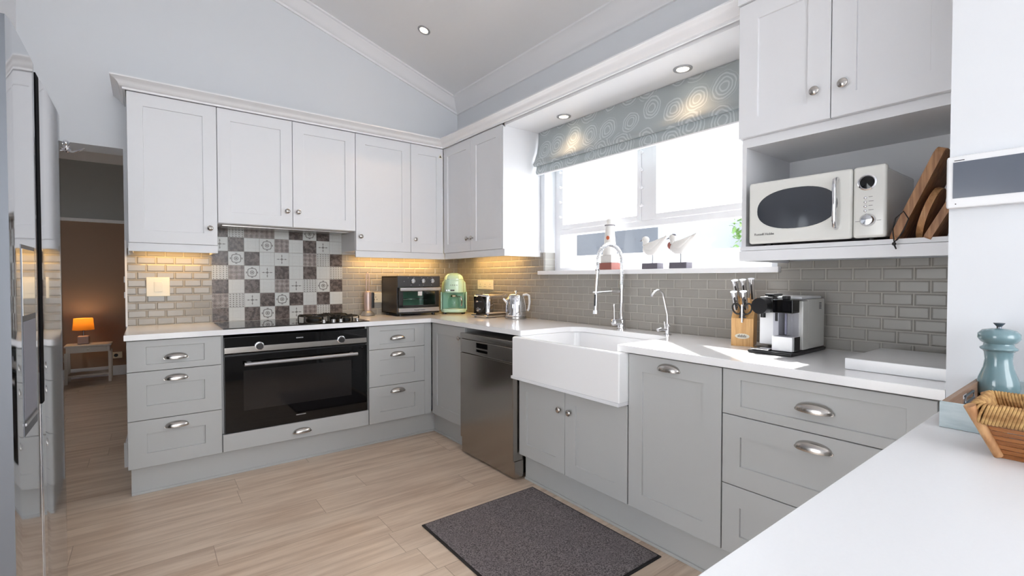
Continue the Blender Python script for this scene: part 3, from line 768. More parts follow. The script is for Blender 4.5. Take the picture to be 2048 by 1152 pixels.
# warm under-cabinet strips (real lamps tucked behind the light rails)
def strip(name, label, a, c, power, rz=0):
    o = thing(name, label, 'under-cabinet light', ((a[0] + c[0]) / 2, (a[1] + c[1]) / 2, 1.4165), rz)
    L = max(abs(a[0] - c[0]), abs(a[1] - c[1]))
    MB().box((-L / 2, -.012, -.010), (L / 2, .012, 0)).build('housing', M['plastic'], o, 0)
    l = bpy.data.lights.new('strip_lamp', 'AREA'); l.shape = 'RECTANGLE'; l.size = L; l.size_y = .02; l.energy = power; l.color = (1, .58, .18)
    lo = bpy.data.objects.new('strip_lamp', l); COL.objects.link(lo); lo.parent = o; lo.location = (0, 0, -.012)
strip('cabinet_striplight', 'warm strip light under the left single-door wall cabinet', (-2.38, -.10), (-2.04, -.10), .8)
strip('cabinet_striplight', 'warm strip light under the corner wall cabinets, above the countertop oven', (-1.02, -.10), (-.25, -.10), 2.2)
strip('cabinet_striplight', 'warm strip light under the corner wall cabinets, above the toaster', (-.10, -.35), (-.10, -1.0), 1.5, PI / 2)

# ------------------------------------------------------------------ sockets, switch, intercom
def plate(name, label, cat, loc, rz, w, h, parts):
    o = thing(name, label, cat, loc, rz)
    MB().box((-w / 2, -.009, -h / 2), (w / 2, 0, h / 2), .003).build('cover_plate', M['socket'], o)
    parts(o); return o
def p_switch(o):
    MB().box((-.022, -.012, -.034), (.022, -.008, .034), .002).build('switch_rocker', M['cream'], o)
def p_sock(n):
    def f(o):
        for i in range(n):
            cx_ = (i - (n - 1) / 2) * .075
            b = MB()
            for dx, dz in ((-.011, -.006), (.011, -.006), (0, .014)): b.cyl((cx_ + dx, -.0085, dz - .01), (cx_ + dx, -.0096, dz - .01), .0035, 10)
            b.build('socket_hole', M['ink'], o)
            MB().box((cx_ - .008, -.011, .022), (cx_ + .008, -.008, .034), .001).build('socket_switch', M['cream'], o)
    return f
plate('light_switch', 'square cream switch plate on the tiles left of the patterned splashback', 'switch', (-2.290, -.008, 1.152), 0, .125, .125, p_switch)
plate('wall_socket', 'wide cream double socket on the tiles above the toaster', 'socket', (-.008, -.485, 1.152), -PI / 2, .235, .080, p_sock(3))
plate('wall_socket', 'cream socket low on the tiles behind the hand blender', 'socket', (-.815, -.008, 1.045), 0, .125, .085, p_sock(1))
ic = thing('video_intercom', 'white wall-mounted intercom panel with a grey screen on the right-hand wall', 'intercom', (-.621, -3.715, 1.462), -PI / 2)
MB().box((-.112, -.022, -.069), (.112, 0, .069), .006).build('housing', M['plastic'], ic)
MB().box((-.098, -.0232, -.043), (.07, -.0215, .052)).build('screen', M['screen'], ic, 0)
MB().box((-.096, -.0228, .0555), (-.076, -.0215, .0575)).build('badge', M['ink'], ic, 0)
MB().cyl((-.092, -.0215, -.058), (-.092, -.0228, -.058), .0015, 10).build('microphone_hole', M['ink'], ic)

# ------------------------------------------------------------------ things on the back worktop
# hand blender on its stand
hbld = thing('hand_blender', 'rose-silver hand blender standing upright in its round charging base by the hob', 'blender', (-.905, -.075, .9004))
b = MB(); b.lathe([(.056, 0), (.058, .004), (.054, .010), (.050, .02), (.038, .034), (.026, .042), (.0, .044)], 36); b.build('base', M['silver'], hbld)
b = MB(); b.lathe([(.057, -.0), (.057, .003), (.03, .004)], 30); b.build('base_ring', M['black'], hbld)
b = MB(); b.lathe([(.026, .040), (.030, .055), (.031, .16), (.028, .19), (.018, .20), (.0, .20)], 28); b.build('motor_handle', M['rose'], hbld)
b = MB(); b.tube([(-.010, 0, .20), (-.012, 0, .30), (-.008, 0, .345), (0, 0, .352), (.008, 0, .345), (.012, 0, .30), (.010, 0, .20)], .005, 10); b.build('whisk', M['rose'], hbld)
b = MB(); b.box((.026, -.016, .06), (.052, .016, .19), .006); b.build('accessory_holder', M['black'], hbld)
# countertop oven
af = thing('countertop_oven', 'black countertop oven with three silver dials and a glass door', 'oven', (-.572, -.185, .9004))
def bx(name, a, c, m, par, bev=.003, sm=40, label=None): return MB().box(a, c, bev).build(name, m, par, sm, label)
b = MB(); fw = .19; y0, y1 = -.162, .165
b.box((-fw, y0 + .02, .018), (-fw + .012, y1, .325), .003); b.box((fw - .012, y0 + .02, .018), (fw, y1, .325), .003); b.box((-fw, y0 + .02, .313), (fw, y1, .325), .003); b.box((-fw, y0 + .02, .018), (fw, y1, .03), .003); b.box((-fw, y1 - .012, .02), (fw, y1, .32))
b.build('housing', M['darkmetal'], af)
bx('cavity', (-fw + .014, y1 - .05, .03), (fw - .014, y1 - .015, .232), M['mintdark'], af)
bx('control_panel', (-fw, y0, .235), (fw, y0 + .03, .327), M['dark'], af)
bx('door_handle', (-fw + .012, y0 - .022, .205), (fw - .004, y0 - .004, .232), M['silver'], af, .004)
b = MB(); b.box((-fw + .01, y0, .200), (fw - .01, y0 + .02, .232), .002); b.box((-fw + .01, y0, .075), (-fw + .045, y0 + .02, .2), .002); b.box((fw - .045, y0, .075), (fw - .01, y0 + .02, .2), .002); b.box((-fw + .01, y0, .068), (fw - .01, y0 + .02, .088), .002)
b.build('door_frame', M['black'], af)
bx('door_glass', (-fw + .045, y0 + .008, .088), (fw - .045, y0 + .012, .2), M['ovenglass'], af, 0, 0)
bx('base_strip', (-fw + .008, y0 - .003, .034), (fw - .008, y0 + .02, .066), M['silver'], af, .002)
for x in (-fw + .04, fw - .04):
    for y in (y0 + .05, y1 - .04): MB().cyl((x, y, 0), (x, y, .02), .014, 14).build('foot', M['black'], af)
for x in (-.062, .028, .112):
    b = MB(); b.lathe([(.019, 0), (.018, .016), (.015, .019), (0, .019)], 24, mtx=T(x, y0, .285) @ R('X', 90)); b.box((x - .002, y0 - .021, .272), (x + .002, y0 - .018, .298)); b.build('dial', M['chrome'], af)
b = MB()
for x, z in ((-.135, .282), (-.10, .312), (-.05, .312), (.02, .312), (.075, .312), (.115, .312), (-.075, .252), (.0, .252), (.035, .252), (.11, .252)): b.box((x - .004, y0 - .0008, z - .0015), (x + .004, y0, z + .0015))
b.build('dial_marks', M['silver'], af, 0)
text('lettering', 'Russell Hobbs', .017, M['ink'], af, (0.0, y0 - .0035, .044), (PI / 2, 0, 0))
bx('door_sticker', (-.012, y0 + .004, .165), (.025, y0 + .0075, .205), M['plastic'], af, 0, 0)
b = MB()
for i in range(9): b.box((-.13, -.03 + i * .018, .13), (.13, -.027 + i * .018, .133))
b.box((-.14, -.045, .13), (.14, -.04, .135)); b.build('wire_rack', M['chrome'], af, 0)
# mint coffee maker
ma = math.atan2(-3.65, -2.18) + PI / 2
cm = thing('coffee_maker', 'mint green retro filter coffee maker with a glass jug in the corner', 'coffee maker', (-.205, -.275, .9004), ma)
def sup(a, bb, z, n=32, e=3.2, cy_=0):
    pts = []
    for i in range(n):
        t_ = 2 * PI * i / n; c_, s_ = math.cos(t_), math.sin(t_)
        pts.append((a * abs(c_) ** (2 / e) * (1 if c_ >= 0 else -1), cy_ + bb * abs(s_) ** (2 / e) * (1 if s_ >= 0 else -1), z))
    return pts
b = MB(); b.loft([sup(.088, .11, .185), sup(.09, .112, .19), sup(.09, .112, .265), sup(.088, .11, .295), sup(.078, .10, .325), sup(.058, .075, .345), sup(.03, .04, .355)]); b.build('upper_body', M['mint'], cm, 60)
b = MB(); b.loft([sup(.113, .04, .03, cy_=.075), sup(.113, .042, .18, cy_=.075), sup(.104, .042, .27, cy_=.075), sup(.09, .03, .29, cy_=.07)]); b.build('rear_column', M['mint'], cm, 60)
b = MB(); b.loft([sup(.108, .105, .012), sup(.112, .112, .020), sup(.112, .112, .040), sup(.106, .105, .045)]); b.build('base', M['mint'], cm, 60)
bx('recess_panel', (-.095, .028, .045), (.095, .04, .185), M['mintdark'], cm, 0, 0)
for s_ in (-1, 1): bx('side_frame', (s_ * .108 - .006, -.06, .03), (s_ * .108 + .006, .05, .19), M['mint'], cm, .004)
b = MB(); b.lathe([(.05, 0), (.052, .006), (.0, .006)], 28, c=(0, -.035, .0452)); b.build('warming_plate', M['chrome'], cm)
jug = MB().lathe([(.040, .052), (.050, .06), (.054, .09), (.048, .125), (.036, .145), (.038, .155)], 28, c=(0, -.035, 0), cap=False).build('glass_jug', M['jug'], cm)
b = MB(); b.tube([(.03, -.06, .15), (.062, -.085, .148), (.07, -.092, .11), (.066, -.088, .07)], .006, 10, sy=1.4); b.build('jug_handle', M['chrome'], jug)
b = MB(); b.lathe([(.030, .146), (.034, .16), (.01, .168), (.0, .168)], 24, c=(0, -.035, 0)); b.build('jug_lid', M['chrome'], jug)
for x in (-.08, .08):
    for y in (-.07, .08): MB().cyl((x, y, 0), (x, y, .014), .016, 14).build('foot', M['black'], cm)
text('lettering', 'SMEG', .017, M['ink'], cm, (0, -.1135, .243), (PI / 2, 0, 0), sp=1.9)
b = MB()
for x in (-.06, -.042): b.cyl((x, -.108, .204), (x, -.115, .204), .006, 14)
b.build('button', M['chrome'], cm)
bx('display', (-.028, -.114, .198), (.006, -.110, .210), M['ink'], cm, 0, 0)
b = MB(); b.tube(sup(.0905, .1125, .30, 40), .0012, 6, True); b.build('lid_seam', M['chrome'], cm)

# toaster
to = thing('toaster', 'polished chrome toaster with a black round end panel, left of the kettle', 'toaster', (-.165, -.785, .9004), -PI / 2 + .12)
# local: front (-y) = end panel with lever
b = MB(); b.box((-.09, -.115, .018), (.09, .13, .185), .028, 5); b.build('shell', M['chrome'], to, 60)
b = MB(); b.box((-.094, -.128, .006), (.094, .138, .022), .006); b.build('base', M['chrome'], to)
b = MB(); b.lathe([(.066, 0), (.066, .008), (.062, .012), (0, .012)], 36, mtx=T(0, -.112, .105) @ R('X', 90)); b.build('end_panel', M['black'], to)
bx('end_face', (-.070, -.1195, .03), (.070, -.112, .165), M['blackglass'], to, .002)
b = MB(); b.box((-.012, -.148, .12), (.012, -.124, .132), .003); b.build('lever', M['chrome'], to)
b = MB(); b.lathe([(.018, 0), (.016, .014), (0, .015)], 24, mtx=T(0, -.124, .065) @ R('X', 90)); b.build('browning_knob', M['chrome'], to)
for x in (-.03, .03): bx('bread_slot', (x - .013, -.07, .183), (x + .013, .10, .1865), M['ink'], to, 0, 0)
for x in (-.07, .07):
    for y in (-.10, .11): MB().cyl((x, y, 0), (x, y, .008), .01, 12).build('foot', M['black'], to)
# kettle
ke = thing('kettle', 'polished steel kettle with a curved handle, right of the toaster', 'kettle', (-.125, -1.060, .9004), -.6)
b = MB(); b.lathe([(.080, 0), (.082, .006), (.080, .020), (.0, .022)], 40); b.build('power_base', M['steel'], ke)
b = MB(); b.lathe([(.078, .022), (.080, .03), (.078, .10), (.070, .150), (.058, .178), (.045, .188), (.02, .192), (0, .193)], 40); b.build('body', M['chrome'], ke, 60)
b = MB(); b.lathe([(.006, .19), (.006, .20), (.014, .205), (.012, .214), (0, .217)], 20); b.build('lid_knob', M['chrome'], ke)
b = MB(); b.tube([(.055, 0, .180), (.080, 0, .186), (.100, 0, .175), (.104, 0, .13), (.098, 0, .075), (.088, 0, .06)], .009, 12, sy=1.4); b.build('handle', M['plastic'], ke)
b = MB(); b.tube([(-.06, 0, .12), (-.085, 0, .145), (-.095, 0, .155)], [.018, .012, .009], 12); b.build('spout', M['chrome'], ke)

# ------------------------------------------------------------------ taps
fc = thing('spring_tap', 'tall chrome pull-down spring tap standing behind the sink', 'tap', (-.089, -2.046, .9004), PI)
# local +x points into the room
b = MB(); b.lathe([(.030, 0), (.030, .004), (.024, .008), (.024, .055), (.02, .06), (.0, .06)], 28)
b.build('base_body', M['chrome'], fc)
b = MB(); b.cyl((0, .0, .045), (.055, -.012, .045), .021, 24); b.ell((.055, -.012, .045), (.012, .021, .021)); b.build('mixer_barrel', M['chrome'], fc)
b = MB(); b.tube([(.050, -.012, .06), (.052, -.012, .10), (.054, -.012, .145)], [.004, .0035, .006], 10); b.ell((.054, -.012, .148), (.008, .008, .008), 12, 8); b.build('lever', M['chrome'], fc)
b = MB(); b.cyl((0, 0, .06), (0, 0, .255), .012, 20); b.cyl((0, 0, .245), (0, 0, .268), .016, 20); b.build('column', M['chrome'], fc)
pts = [(0, 0, .26 + .14 * i / 6) for i in range(7)] + [(.105 - .105 * math.cos(a), 0, .40 + .105 * math.sin(a)) for a in [PI * i / 18 for i in range(1, 19)]] + [(.21, 0, .38), (.212, 0, .35)]
b = MB(); b.tube(pts, .008, 10); b.build('hose', M['plastic'], fc)
L = [Vector(p) for p in pts]; seg = []
tot = 0; acc = [0]
for a_, c_ in zip(L, L[1:]): tot += (c_ - a_).length; acc.append(tot)
coil = []; turns = 58; N_ = turns * 8
for i in range(N_ + 1):
    d_ = tot * i / N_; k = max(j for j in range(len(acc)) if acc[j] <= d_ + 1e-9); k = min(k, len(L) - 2)
    f_ = (d_ - acc[k]) / (acc[k + 1] - acc[k]); p_ = L[k].lerp(L[k + 1], f_); tg = (L[k + 1] - L[k]).normalized()
    sd = Vector((0, 1, 0)); up = tg.cross(sd); an = 2 * PI * i / 8
    coil.append(p_ + sd * math.cos(an) * .0115 + up * math.sin(an) * .0115)
b = MB(); b.tube(coil, .0018, 5); b.build('spring', M['chrome'], fc)
b = MB(); b.tube([(.212, 0, .36), (.212, 0, .34), (.222, 0, .25), (.224, 0, .20)], [.012, .009, .008, .008], 14); b.build('hose_end', M['chrome'], fc)
b = MB(); b.cyl((.224, 0, .215), (.226, 0, .12), .011, 20, .013); b.cyl((.226, 0, .125), (.226, 0, .105), .018, 20, .02); b.build('spray_head', M['chrome'], fc)
b = MB(); b.cyl((.238, .006, .215), (.240, .006, .15), .005, 12); b.cyl((.21, -.008, .19), (.21, -.008, .165), .005, 12); b.build('spray_trigger', M['black'], fc)
b = MB(); b.cyl((0, 0, .230), (.215, 0, .226), .006, 14); b.tube([(.224 + .016 * math.cos(2 * PI * i / 20), .016 * math.sin(2 * PI * i / 20), .226) for i in range(20)], .004, 8, True); b.build('holder_arm', M['chrome'], fc)
ft = thing('filter_tap', 'small chrome gooseneck drinking water tap right of the sink', 'tap', (-.111, -2.38, .9004), PI)
b = MB(); b.lathe([(.022, 0), (.022, .004), (.012, .008), (.012, .045), (.016, .05), (.010, .06), (0, .06)], 24); b.build('base_body', M['chrome'], ft)
b = MB(); b.tube([(0, 0, .055), (.002, -.0, .11), (.03, 0, .19), (.045, 0, .228), (.07, 0, .243), (.10, 0, .243), (.125, 0, .228), (.14, 0, .214)], [.006] * 8, 12); b.build('spout', M['chrome'], ft)
b = MB(); b.cyl((0, 0, .03), (.045, -.012, .034), .008, 16); b.tube([(.045, -.012, .034), (.065, -.016, .030)], [.011, .009], 12); b.tube([(.02, 0, .036), (.028, .0, .075)], [.005, .004], 10); b.tube([(-.0, 0, .03), (-.03, -.02, .012), (-.045, -.035, .004)], [.007, .006, .005], 10); b.build('lever', M['chrome'], ft)

# ------------------------------------------------------------------ knife block with knives and scissors
kb = thing('knife_block', 'pale bamboo knife block standing left of the white capsule coffee machine', 'knife block', (-.185, -2.83, .9004), -PI / 2 + .33)
# local: front -y ; block leans backwards (+y); slots on the sloped top face
W_ = .046
prof = [(-.030, 0), (-.030, .125), (.075, .215), (.110, .185), (.085, 0)]
b = MB(); mt = Matrix(((0, 0, 1, 0), (1, 0, 0, 0), (0, 1, 0, 0), (0, 0, 0, 1)))
b.prism(prof, -W_, W_, mtx=mt, bev=0.002); b.build('block', M['bamboo'], kb, 30)
b = MB(); ov_ = [(.030 * math.cos(2 * PI * i / 28), .012 * math.sin(2 * PI * i / 28)) for i in range(28)]
b.prism(ov_, 0, .0012, mtx=T(0, -.0292, .045) @ R('X', 90)); b.build('oval_badge', M['cream'], kb, 0)
b = MB()
for i in range(7): b.box((-.018 + i * .0052, -.0316, .040), (-.0155 + i * .0052, -.0304, .049 + .003 * (i % 2)))
b.build('badge_marks', M['ink'], kb, 0)
bx('scissor_slot', (-.014, -.036, .128), (.016, -.030, .134), M['ink'], kb, 0, 0)
def knife(x, y, z, ln, label, tilt=-24, sx=0):
    # placed in world through the block's transform
    k = thing('kitchen_knife', label, 'knife', (0, 0, 0), 0, 'knives in the bamboo block')
    k.matrix_world = kb_m @ T(x, y, z) @ R('Y', sx) @ R('X', -tilt * -1)
    b = MB(); h = ln
    b.tube([(0, 0, .0), (0, .002, h * .3), (0, 0, h * .7), (0, .003, h)], [.0115, .013, .0115, .0145], 12, sy=.72); b.build('handle', M['chrome'], k)
    b = MB(); b.box((-.0035, -.0138, .014), (.0035, -.009, h - .025), .001); b.build('handle_inlay', M['darkmetal'], k)
    b = MB(); b.box((-.0008, -.009, -.012), (.0008, .009, 0)); b.build('blade', M['steel'], k, 0)
kb_m = Matrix.Translation((-.185, -2.83, .9004)) @ Matrix.Rotation(-PI / 2 + .33, 4, 'Z')
knife(-.030, .052, .197, .115, 'steel-handled knife, rear left of the three tall ones in the block', 30, -4)
knife(.0, .056, .200, .115, 'steel-handled knife, middle of the three tall ones in the block', 30, -2)
knife(.030, .060, .204, .115, 'steel-handled knife, rear right of the tall ones, nearest the coffee machine', 30, 0)
knife(-.026, .004, .156, .105, 'shorter steel-handled knife, front left of the block above the scissors', 32, -5)
knife(.010, .006, .158, .105, 'shorter steel-handled knife, front right of the block above the scissors', 32, -3)
scs = thing('scissors', 'black-handled kitchen scissors stuck in the front of the knife block', 'scissors', (0, 0, 0))
scs.matrix_world = kb_m @ T(0, -.036, .132) @ Matrix.Scale(.82, 4)
for s_ in (-1, 1):
    b = MB(); c0 = Vector((s_ * .027, -.004, .046)); pts = []
    for i in range(28):
        a_ = 2 * PI * i / 28; px, pz = .020 * math.cos(a_), .030 * math.sin(a_); an = -s_ * .35
        pts.append((c0.x + px * math.cos(an) - pz * math.sin(an), c0.y, c0.z + px * math.sin(an) + pz * math.cos(an)))
    b.tube(pts, .0045, 10, True); b.tube([(s_ * .014, -.004, .022), (s_ * .004, -.003, .0), (0, 0, -.01)], [.006, .005, .004], 10)
    b.build('finger_loop', M['black'], scs)
b = MB(); b.box((-.005, -.008, -.03), (.005, .0, .07), .002); b.build('blade', M['chrome'], scs)

# ------------------------------------------------------------------ capsule coffee machine
es = thing('capsule_coffee_machine', 'white and black capsule coffee machine with a milk container', 'coffee machine', (-.195, -3.025, .9004), -PI / 2)
# local x -0.085..0.085 (right = towards viewer), y: front -0.175 .. back 0.165
bx('base_tray', (-.085, -.175, 0), (.087, .165, .014), M['black'], es, .005)
b = MB(); b.box((-.078, -.01, .016), (.082, .160, .222), .006); b.box((.020, -.06, .016), (.082, -.005, .215), .004); b.build('body', M['offwhite'], es)
bx('front_panel', (-.078, -.085, .03), (.0, -.006, .165), M['plastic'], es, .004)
bx('top_cover', (-.074, -.060, .2215), (.078, .14, .232), M['plastic'], es, .006)
b = MB(); b.cyl((-.050, -.150, .193), (-.046, -.075, .193), .033, 32, .030); b.box((-.076, -.10, .188), (-.016, -.02, .230), .008); b.cyl((-.045, -.125, .145), (-.045, -.125, .17), .010, 16); b.build('brew_head', M['black'], es)
bx('lever', (-.06, -.08, .232), (-.02, .0, .242), M['black'], es, .004)
bx('container_lid', (.0, -.145, .168), (.078, -.082, .222), M['blackglass'], es, .004)
b = MB(); b.box((.002, -.143, .074), (.076, -.082, .167), .003); b.build('milk_container', M['smokeglass'], es)
bx('milk_tube', (.035, -.115, .08), (.043, -.107, .165), M['smoke'], es, .002)
bx('milk_nozzle', (.012, -.148, .135), (.022, -.143, .17), M['black'], es, .001)
bx('container_base', (.0, -.148, .016), (.078, -.080, .074), M['plastic'], es, .003)
bx('container_side', (.0782, -.13, .016), (.0800, -.082, .073), M['black'], es, 0, 0)
bx('lid_knob', (.03, -.13, .222), (.052, -.10, .236), M['black'], es, .003)
bx('drip_grid', (-.075, -.168, .014), (-.004, -.09, .022), M['chrome'], es, .002)
b = MB()
for i in range(5): b.box((.0822, .10 + .0, .178 + i * .006), (.0828, .122, .181 + i * .006))
b.build('vent', M['ink'], es, 0)
# slab on the worktop
o = MB().box((-.19, -.14, 0), (.19, .14, .038), .003).build('chopping_slab', M['quartz'])
o.location = (-.285, -3.462, .9004); o.rotation_euler = (0, 0, 0)
tag(o, 'thick white rectangular slab lying on the right end of the worktop', 'chopping board')

# ------------------------------------------------------------------ microwave and boards in the niche
mw = thing('microwave', 'cream retro microwave with an oval window and chrome handle in the niche', 'microwave', (-.43, -3.197, NZ + .0004), -PI / 2)
MWW = .2235; H0, H1 = .008, .248
b = MB(); b.box((-MWW + .004, .022, H0 + .004), (MWW - .004, .335, H1 - .006), .012, 3); b.build('body', M['offwhite'], mw)
b = MB(); b.box((-MWW, -.006, H0), (.128, .020, H1), .010, 4); b.build('door', M['offwhite'], mw)
b = MB(); b.box((.130, -.006, H0), (MWW, .020, H1), .010, 4); b.build('control_panel', M['offwhite'], mw)
def ellp(cx_, cz_, a, c_, n=48, e=2.3):
    return [(cx_ + a * abs(math.cos(2 * PI * i / n)) ** (2 / e) * (1 if math.cos(2 * PI * i / n) >= 0 else -1), cz_ + c_ * abs(math.sin(2 * PI * i / n)) ** (2 / e) * (1 if math.sin(2 * PI * i / n) >= 0 else -1)) for i in range(n)]
b = MB(); b.prism(ellp(-.052, .134, .138, .076), .006, .0078, mtx=R('X', 90)); b.build('window_glass', mat('reflection_grey_glass', (62, 65, 72), 0.06, coat=.5), mw)  # grey-blue base colour stands in for the room reflected in dark glass
b = MB(); b.tube([(x, -.0065, z) for x, z in ellp(-.052, .134, .139, .077)], .002, 8, True); b.build('window_rim', M['offwhite'], mw)
b = MB(); b.tube([(.082, -.006, .048), (.082, -.024, .054), (.083, -.032, .075), (.084, -.034, .134), (.083, -.032, .19), (.082, -.024, .212), (.082, -.006, .218)], [.008, .008, .0075, .0065, .0075, .008, .008], 14); b.build('handle', M['chrome'], mw)
b = MB(); b.lathe([(.027, 0), (.027, .004), (.023, .006), (.022, .003), (.0, .003)], 36, mtx=T(.171, -.006, .192) @ R('X', 90)); b.build('display_ring', M['chrome'], mw)
b = MB(); b.lathe([(.021, 0.0035), (.0, .0045)], 36, mtx=T(.171, -.006, .192) @ R('X', 90)); b.build('display', M['blackglass'], mw)
for i in range(4):
    z = .141 - i * .0145
    b = MB(); b.ell((.166, -.007, z), (.005, .003, .0045), 12, 8); b.build('button', M['chrome'], mw)
b = MB()
for i in range(4): b.box((.175, -.0066, .143 - i * .0145), (.186 + .003 * (i % 2), -.006, .1442 - i * .0145))
b.box((.138, -.0066, .063), (.150, -.006, .064)); b.box((.198, -.0066, .063), (.210, -.006, .064)); b.build('button_text', M['ink'], mw, 0)
b = MB(); b.lathe([(.022, 0), (.021, .012), (.016, .018), (0, .019)], 32, mtx=T(.174, -.006, .066) @ R('X', 90)); b.build('dial', M['chrome'], mw)
text('lettering', 'Russell Hobbs', .013, M['ink'], mw, (-.163, -.0064, .040), (PI / 2, 0, 0))
for x in (-.17, .17):
    for y in (.05, .28): MB().cyl((x, y, 0), (x, y, H0 + .004), .014, 14).build('foot', M['black'], mw)
# boards: tilt around an axis running into the niche
def board(name, label, cat, poly, th, y_bot, x_front, tilt, m, dz=0.0):
    o = thing(name, label, cat, (x_front, y_bot, NZ + .0008 + dz), 0, None)
    # poly in (depth into niche, height) ; extruded along thickness; then tilted towards -y
    b = MB(); mt = Matrix(((1, 0, 0, 0), (0, 0, -1, 0), (0, 1, 0, 0), (0, 0, 0, 1)))
    b.prism(poly, 0, th, mtx=R('X', tilt) @ mt, bev=.003); b.build('board', m, o, 40)
    return o
def rrect(w, h, r, n=6, x0=0, z0=0):
    pts = []
    for cx_, cz_, a0 in ((w - r, h - r, 0), (r, h - r, PI / 2), (r, r, PI), (w - r, r, 1.5 * PI)):
        for i in range(n + 1): pts.append((x0 + cx_ + r * math.cos(a0 + PI / 2 * i / n), z0 + cz_ + r * math.sin(a0 + PI / 2 * i / n)))
    return pts
bd1 = board('wooden_board', 'long wooden board with a leather loop, leaning beside the microwave', 'chopping board', rrect(.20, .30, .02), .024, -3.425, -.432, 23, M['board_dark'])
b = MB(); b.tube([(-.002, -.012 , .030), (-.008, -.022, .065), (-.004, -.040, .085), (.0, -.052, .06), (-.004, -.040, .02), (-.014, -.026, -.006), (-.015, -.020, -.012)], .0018, 8)
b.tube([(-.002, -.012, .030), (-.012, -.018, -.002), (-.015, -.020, -.012)], .0018, 8); b.ell((-.016, -.020, -.018), (.005, .006, .006), 10, 8); b.tube([(-.016, -.020, -.02), (-.018, -.026, -.035)], [.003, .002], 8); b.build('leather_loop', M['rubber'], bd1)
b2 = board('wooden_tray', 'round-edged pale wooden serving board leaning behind the small one', 'serving board', [(.075 + .075 * math.cos(2 * PI * i / 40), .085 + .085 * math.sin(2 * PI * i / 40)) for i in range(40)], .018, -3.480, -.415, 17, M['board_light'])
board('wooden_board', 'small square wooden board, the rightmost one leaning against the niche wall', 'chopping board', rrect(.16, .155, .006), .020, -3.512, -.430, 27, M['board_dark'])

# ------------------------------------------------------------------ sill ornaments
lh = thing('lighthouse_ornament', 'white wooden lighthouse ornament with a red window on the window sill', 'ornament', (.035, -1.845, 1.2624))
b = MB(); b.prism([(-.045, -.052), (.045, -.052), (.045, .052), (-.045, .052)], 0, .045, bev=.003); b.build('red_base', M['red'], lh)
b = MB(); b.prism([(-.038, -.045), (.038, -.045), (.038, .045), (-.038, .045)], .045, .095, bev=.003); b.build('plinth_block', M['skin_white'], lh)
b = MB(); b.lathe([(.046, .095), (.036, .18), (.029, .26), (.026, .285)], 28); b.build('tower', M['skin_white'], lh)
b = MB(); b.lathe([(.030, .285), (.032, .288), (.032, .294), (.022, .296), (.022, .312), (.018, .328), (.0, .340)], 28); b.build('lantern', M['skin_white'], lh)
b = MB(); b.tube([(.031 * math.cos(2 * PI * i / 24), .031 * math.sin(2 * PI * i / 24), .287) for i in range(24)], .0031, 6, True); b.build('gallery_rail', M['bird_grey'], lh)
b = MB(); b.prism(ellp(0, 0, .010, .013, 20, 2), 0, .004, mtx=T(-.032, -.012, .205) @ R('Z', -70) @ R('X', 90)); b.build('window_mark', M['orange'], lh)
def bird(name, label, y, flip, hood):
    o = thing(name, label, 'bird figurine', (.03, y, 1.2624), 0)
    b = MB(); b.box((-.03, -.055, 0), (.03, .055, .035), .003); b.build('base_block', M['bird_grey'], o)
    b = MB(); b.tube([(0, 0, .035), (0, .0, .085)], .0028, 8); b.build('leg_wire', M['wire'], o)
    b = MB()
    pts = [(0, .062, .140), (0, .052, .128), (0, .030, .122), (0, .0, .124), (0, -.035, .145), (0, -.065, .170), (0, -.090, .190)]
    b.tube([(0, .066, .132), (0, .055, .125), (0, .030, .120), (0, 0, .122), (0, -.030, .137), (0, -.060, .160), (0, -.095, .190)], [.006, .024, .038, .041, .032, .017, .004], 20, sy=.75)
    b.build('body', M['skin_white'], o, 60)
    b = MB(); b.ell((0, .050, .176), (.020, .022, .021)); b.tube([(0, .048, .140), (0, .050, .165)], [.02, .015], 14); b.build('head', M['skin_white'], o, 60)
    b = MB(); b.tube([(0, .068, .176), (0, .092, .170)], [.006, .001], 10); b.build('beak', M['bird_grey'], o)
    b = MB(); b.tube([(-.0335, .025, .125), (-.036, -.005, .132), (-.030, -.040, .152), (-.016, -.075, .178)], [.012, .022, .014, .003], 14, sy=.35); b.build('wing', M['skin_white'], o, 60)
    if hood:
        b = MB(); b.ell((0, .046, .188), (.013, .016, .010)); b.build('dark_cap', M['bird_grey'], o)
        b = MB(); b.ell((-.008, .064, .132), (.020, .010, .020)); b.build('red_breast', M['red'], o)
    return o
bird('bird_figurine', 'white carved wooden bird on a grey block, nearer the lighthouse', -2.178, 0, False)
bird('bird_figurine', 'white carved bird with a red breast and dark cap, right of the other bird', -2.365, 0, True)

# ------------------------------------------------------------------ peninsula things
tr_ = thing('serving_tray', 'pale blue-grey wooden tray with cut-out handles beside the pepper mill', 'tray', (-.85, -3.84, .9004))
TX0, TX1, TY0, TY1 = -.198, .224, -.17, .166
b = MB(); b.box((TX0, TY0, 0), (TX1, TY1, .008)); b.build('bottom', M['traywood'], tr_, 0)
b = MB(); b.box((TX0 - .001, TY0 - .001, 0), (TX0 + .010, TY1 + .001, .052), .001); b.build('front_side', M['tray'], tr_)
b = MB(); b.box((TX1 - .010, TY0, .008), (TX1, TY1, .052), .001); b.build('back_side', M['tray'], tr_)
for yy in (TY1 - .010, TY0):
    b = MB(); b.box((TX0 + .010, yy, .008), (-.04, yy + .010, .052), .001); b.box((.06, yy, .008), (TX1 - .010, yy + .010, .052), .001); b.box((-.04, yy, .008), (.06, yy + .010, .022), .001); b.box((-.04, yy, .042), (.06, yy + .010, .052), .001)
    hs = b.build('handle_side', M['traywood'], tr_)
b = MB(); b.tube([(-.038, TY1 - .013, .024), (-.034, TY1 - .013, .040), (.054, TY1 - .013, .040), (.058, TY1 - .013, .024)], .0025, 8, True); b.build('metal_handle', M['tealmetal'], tr_)
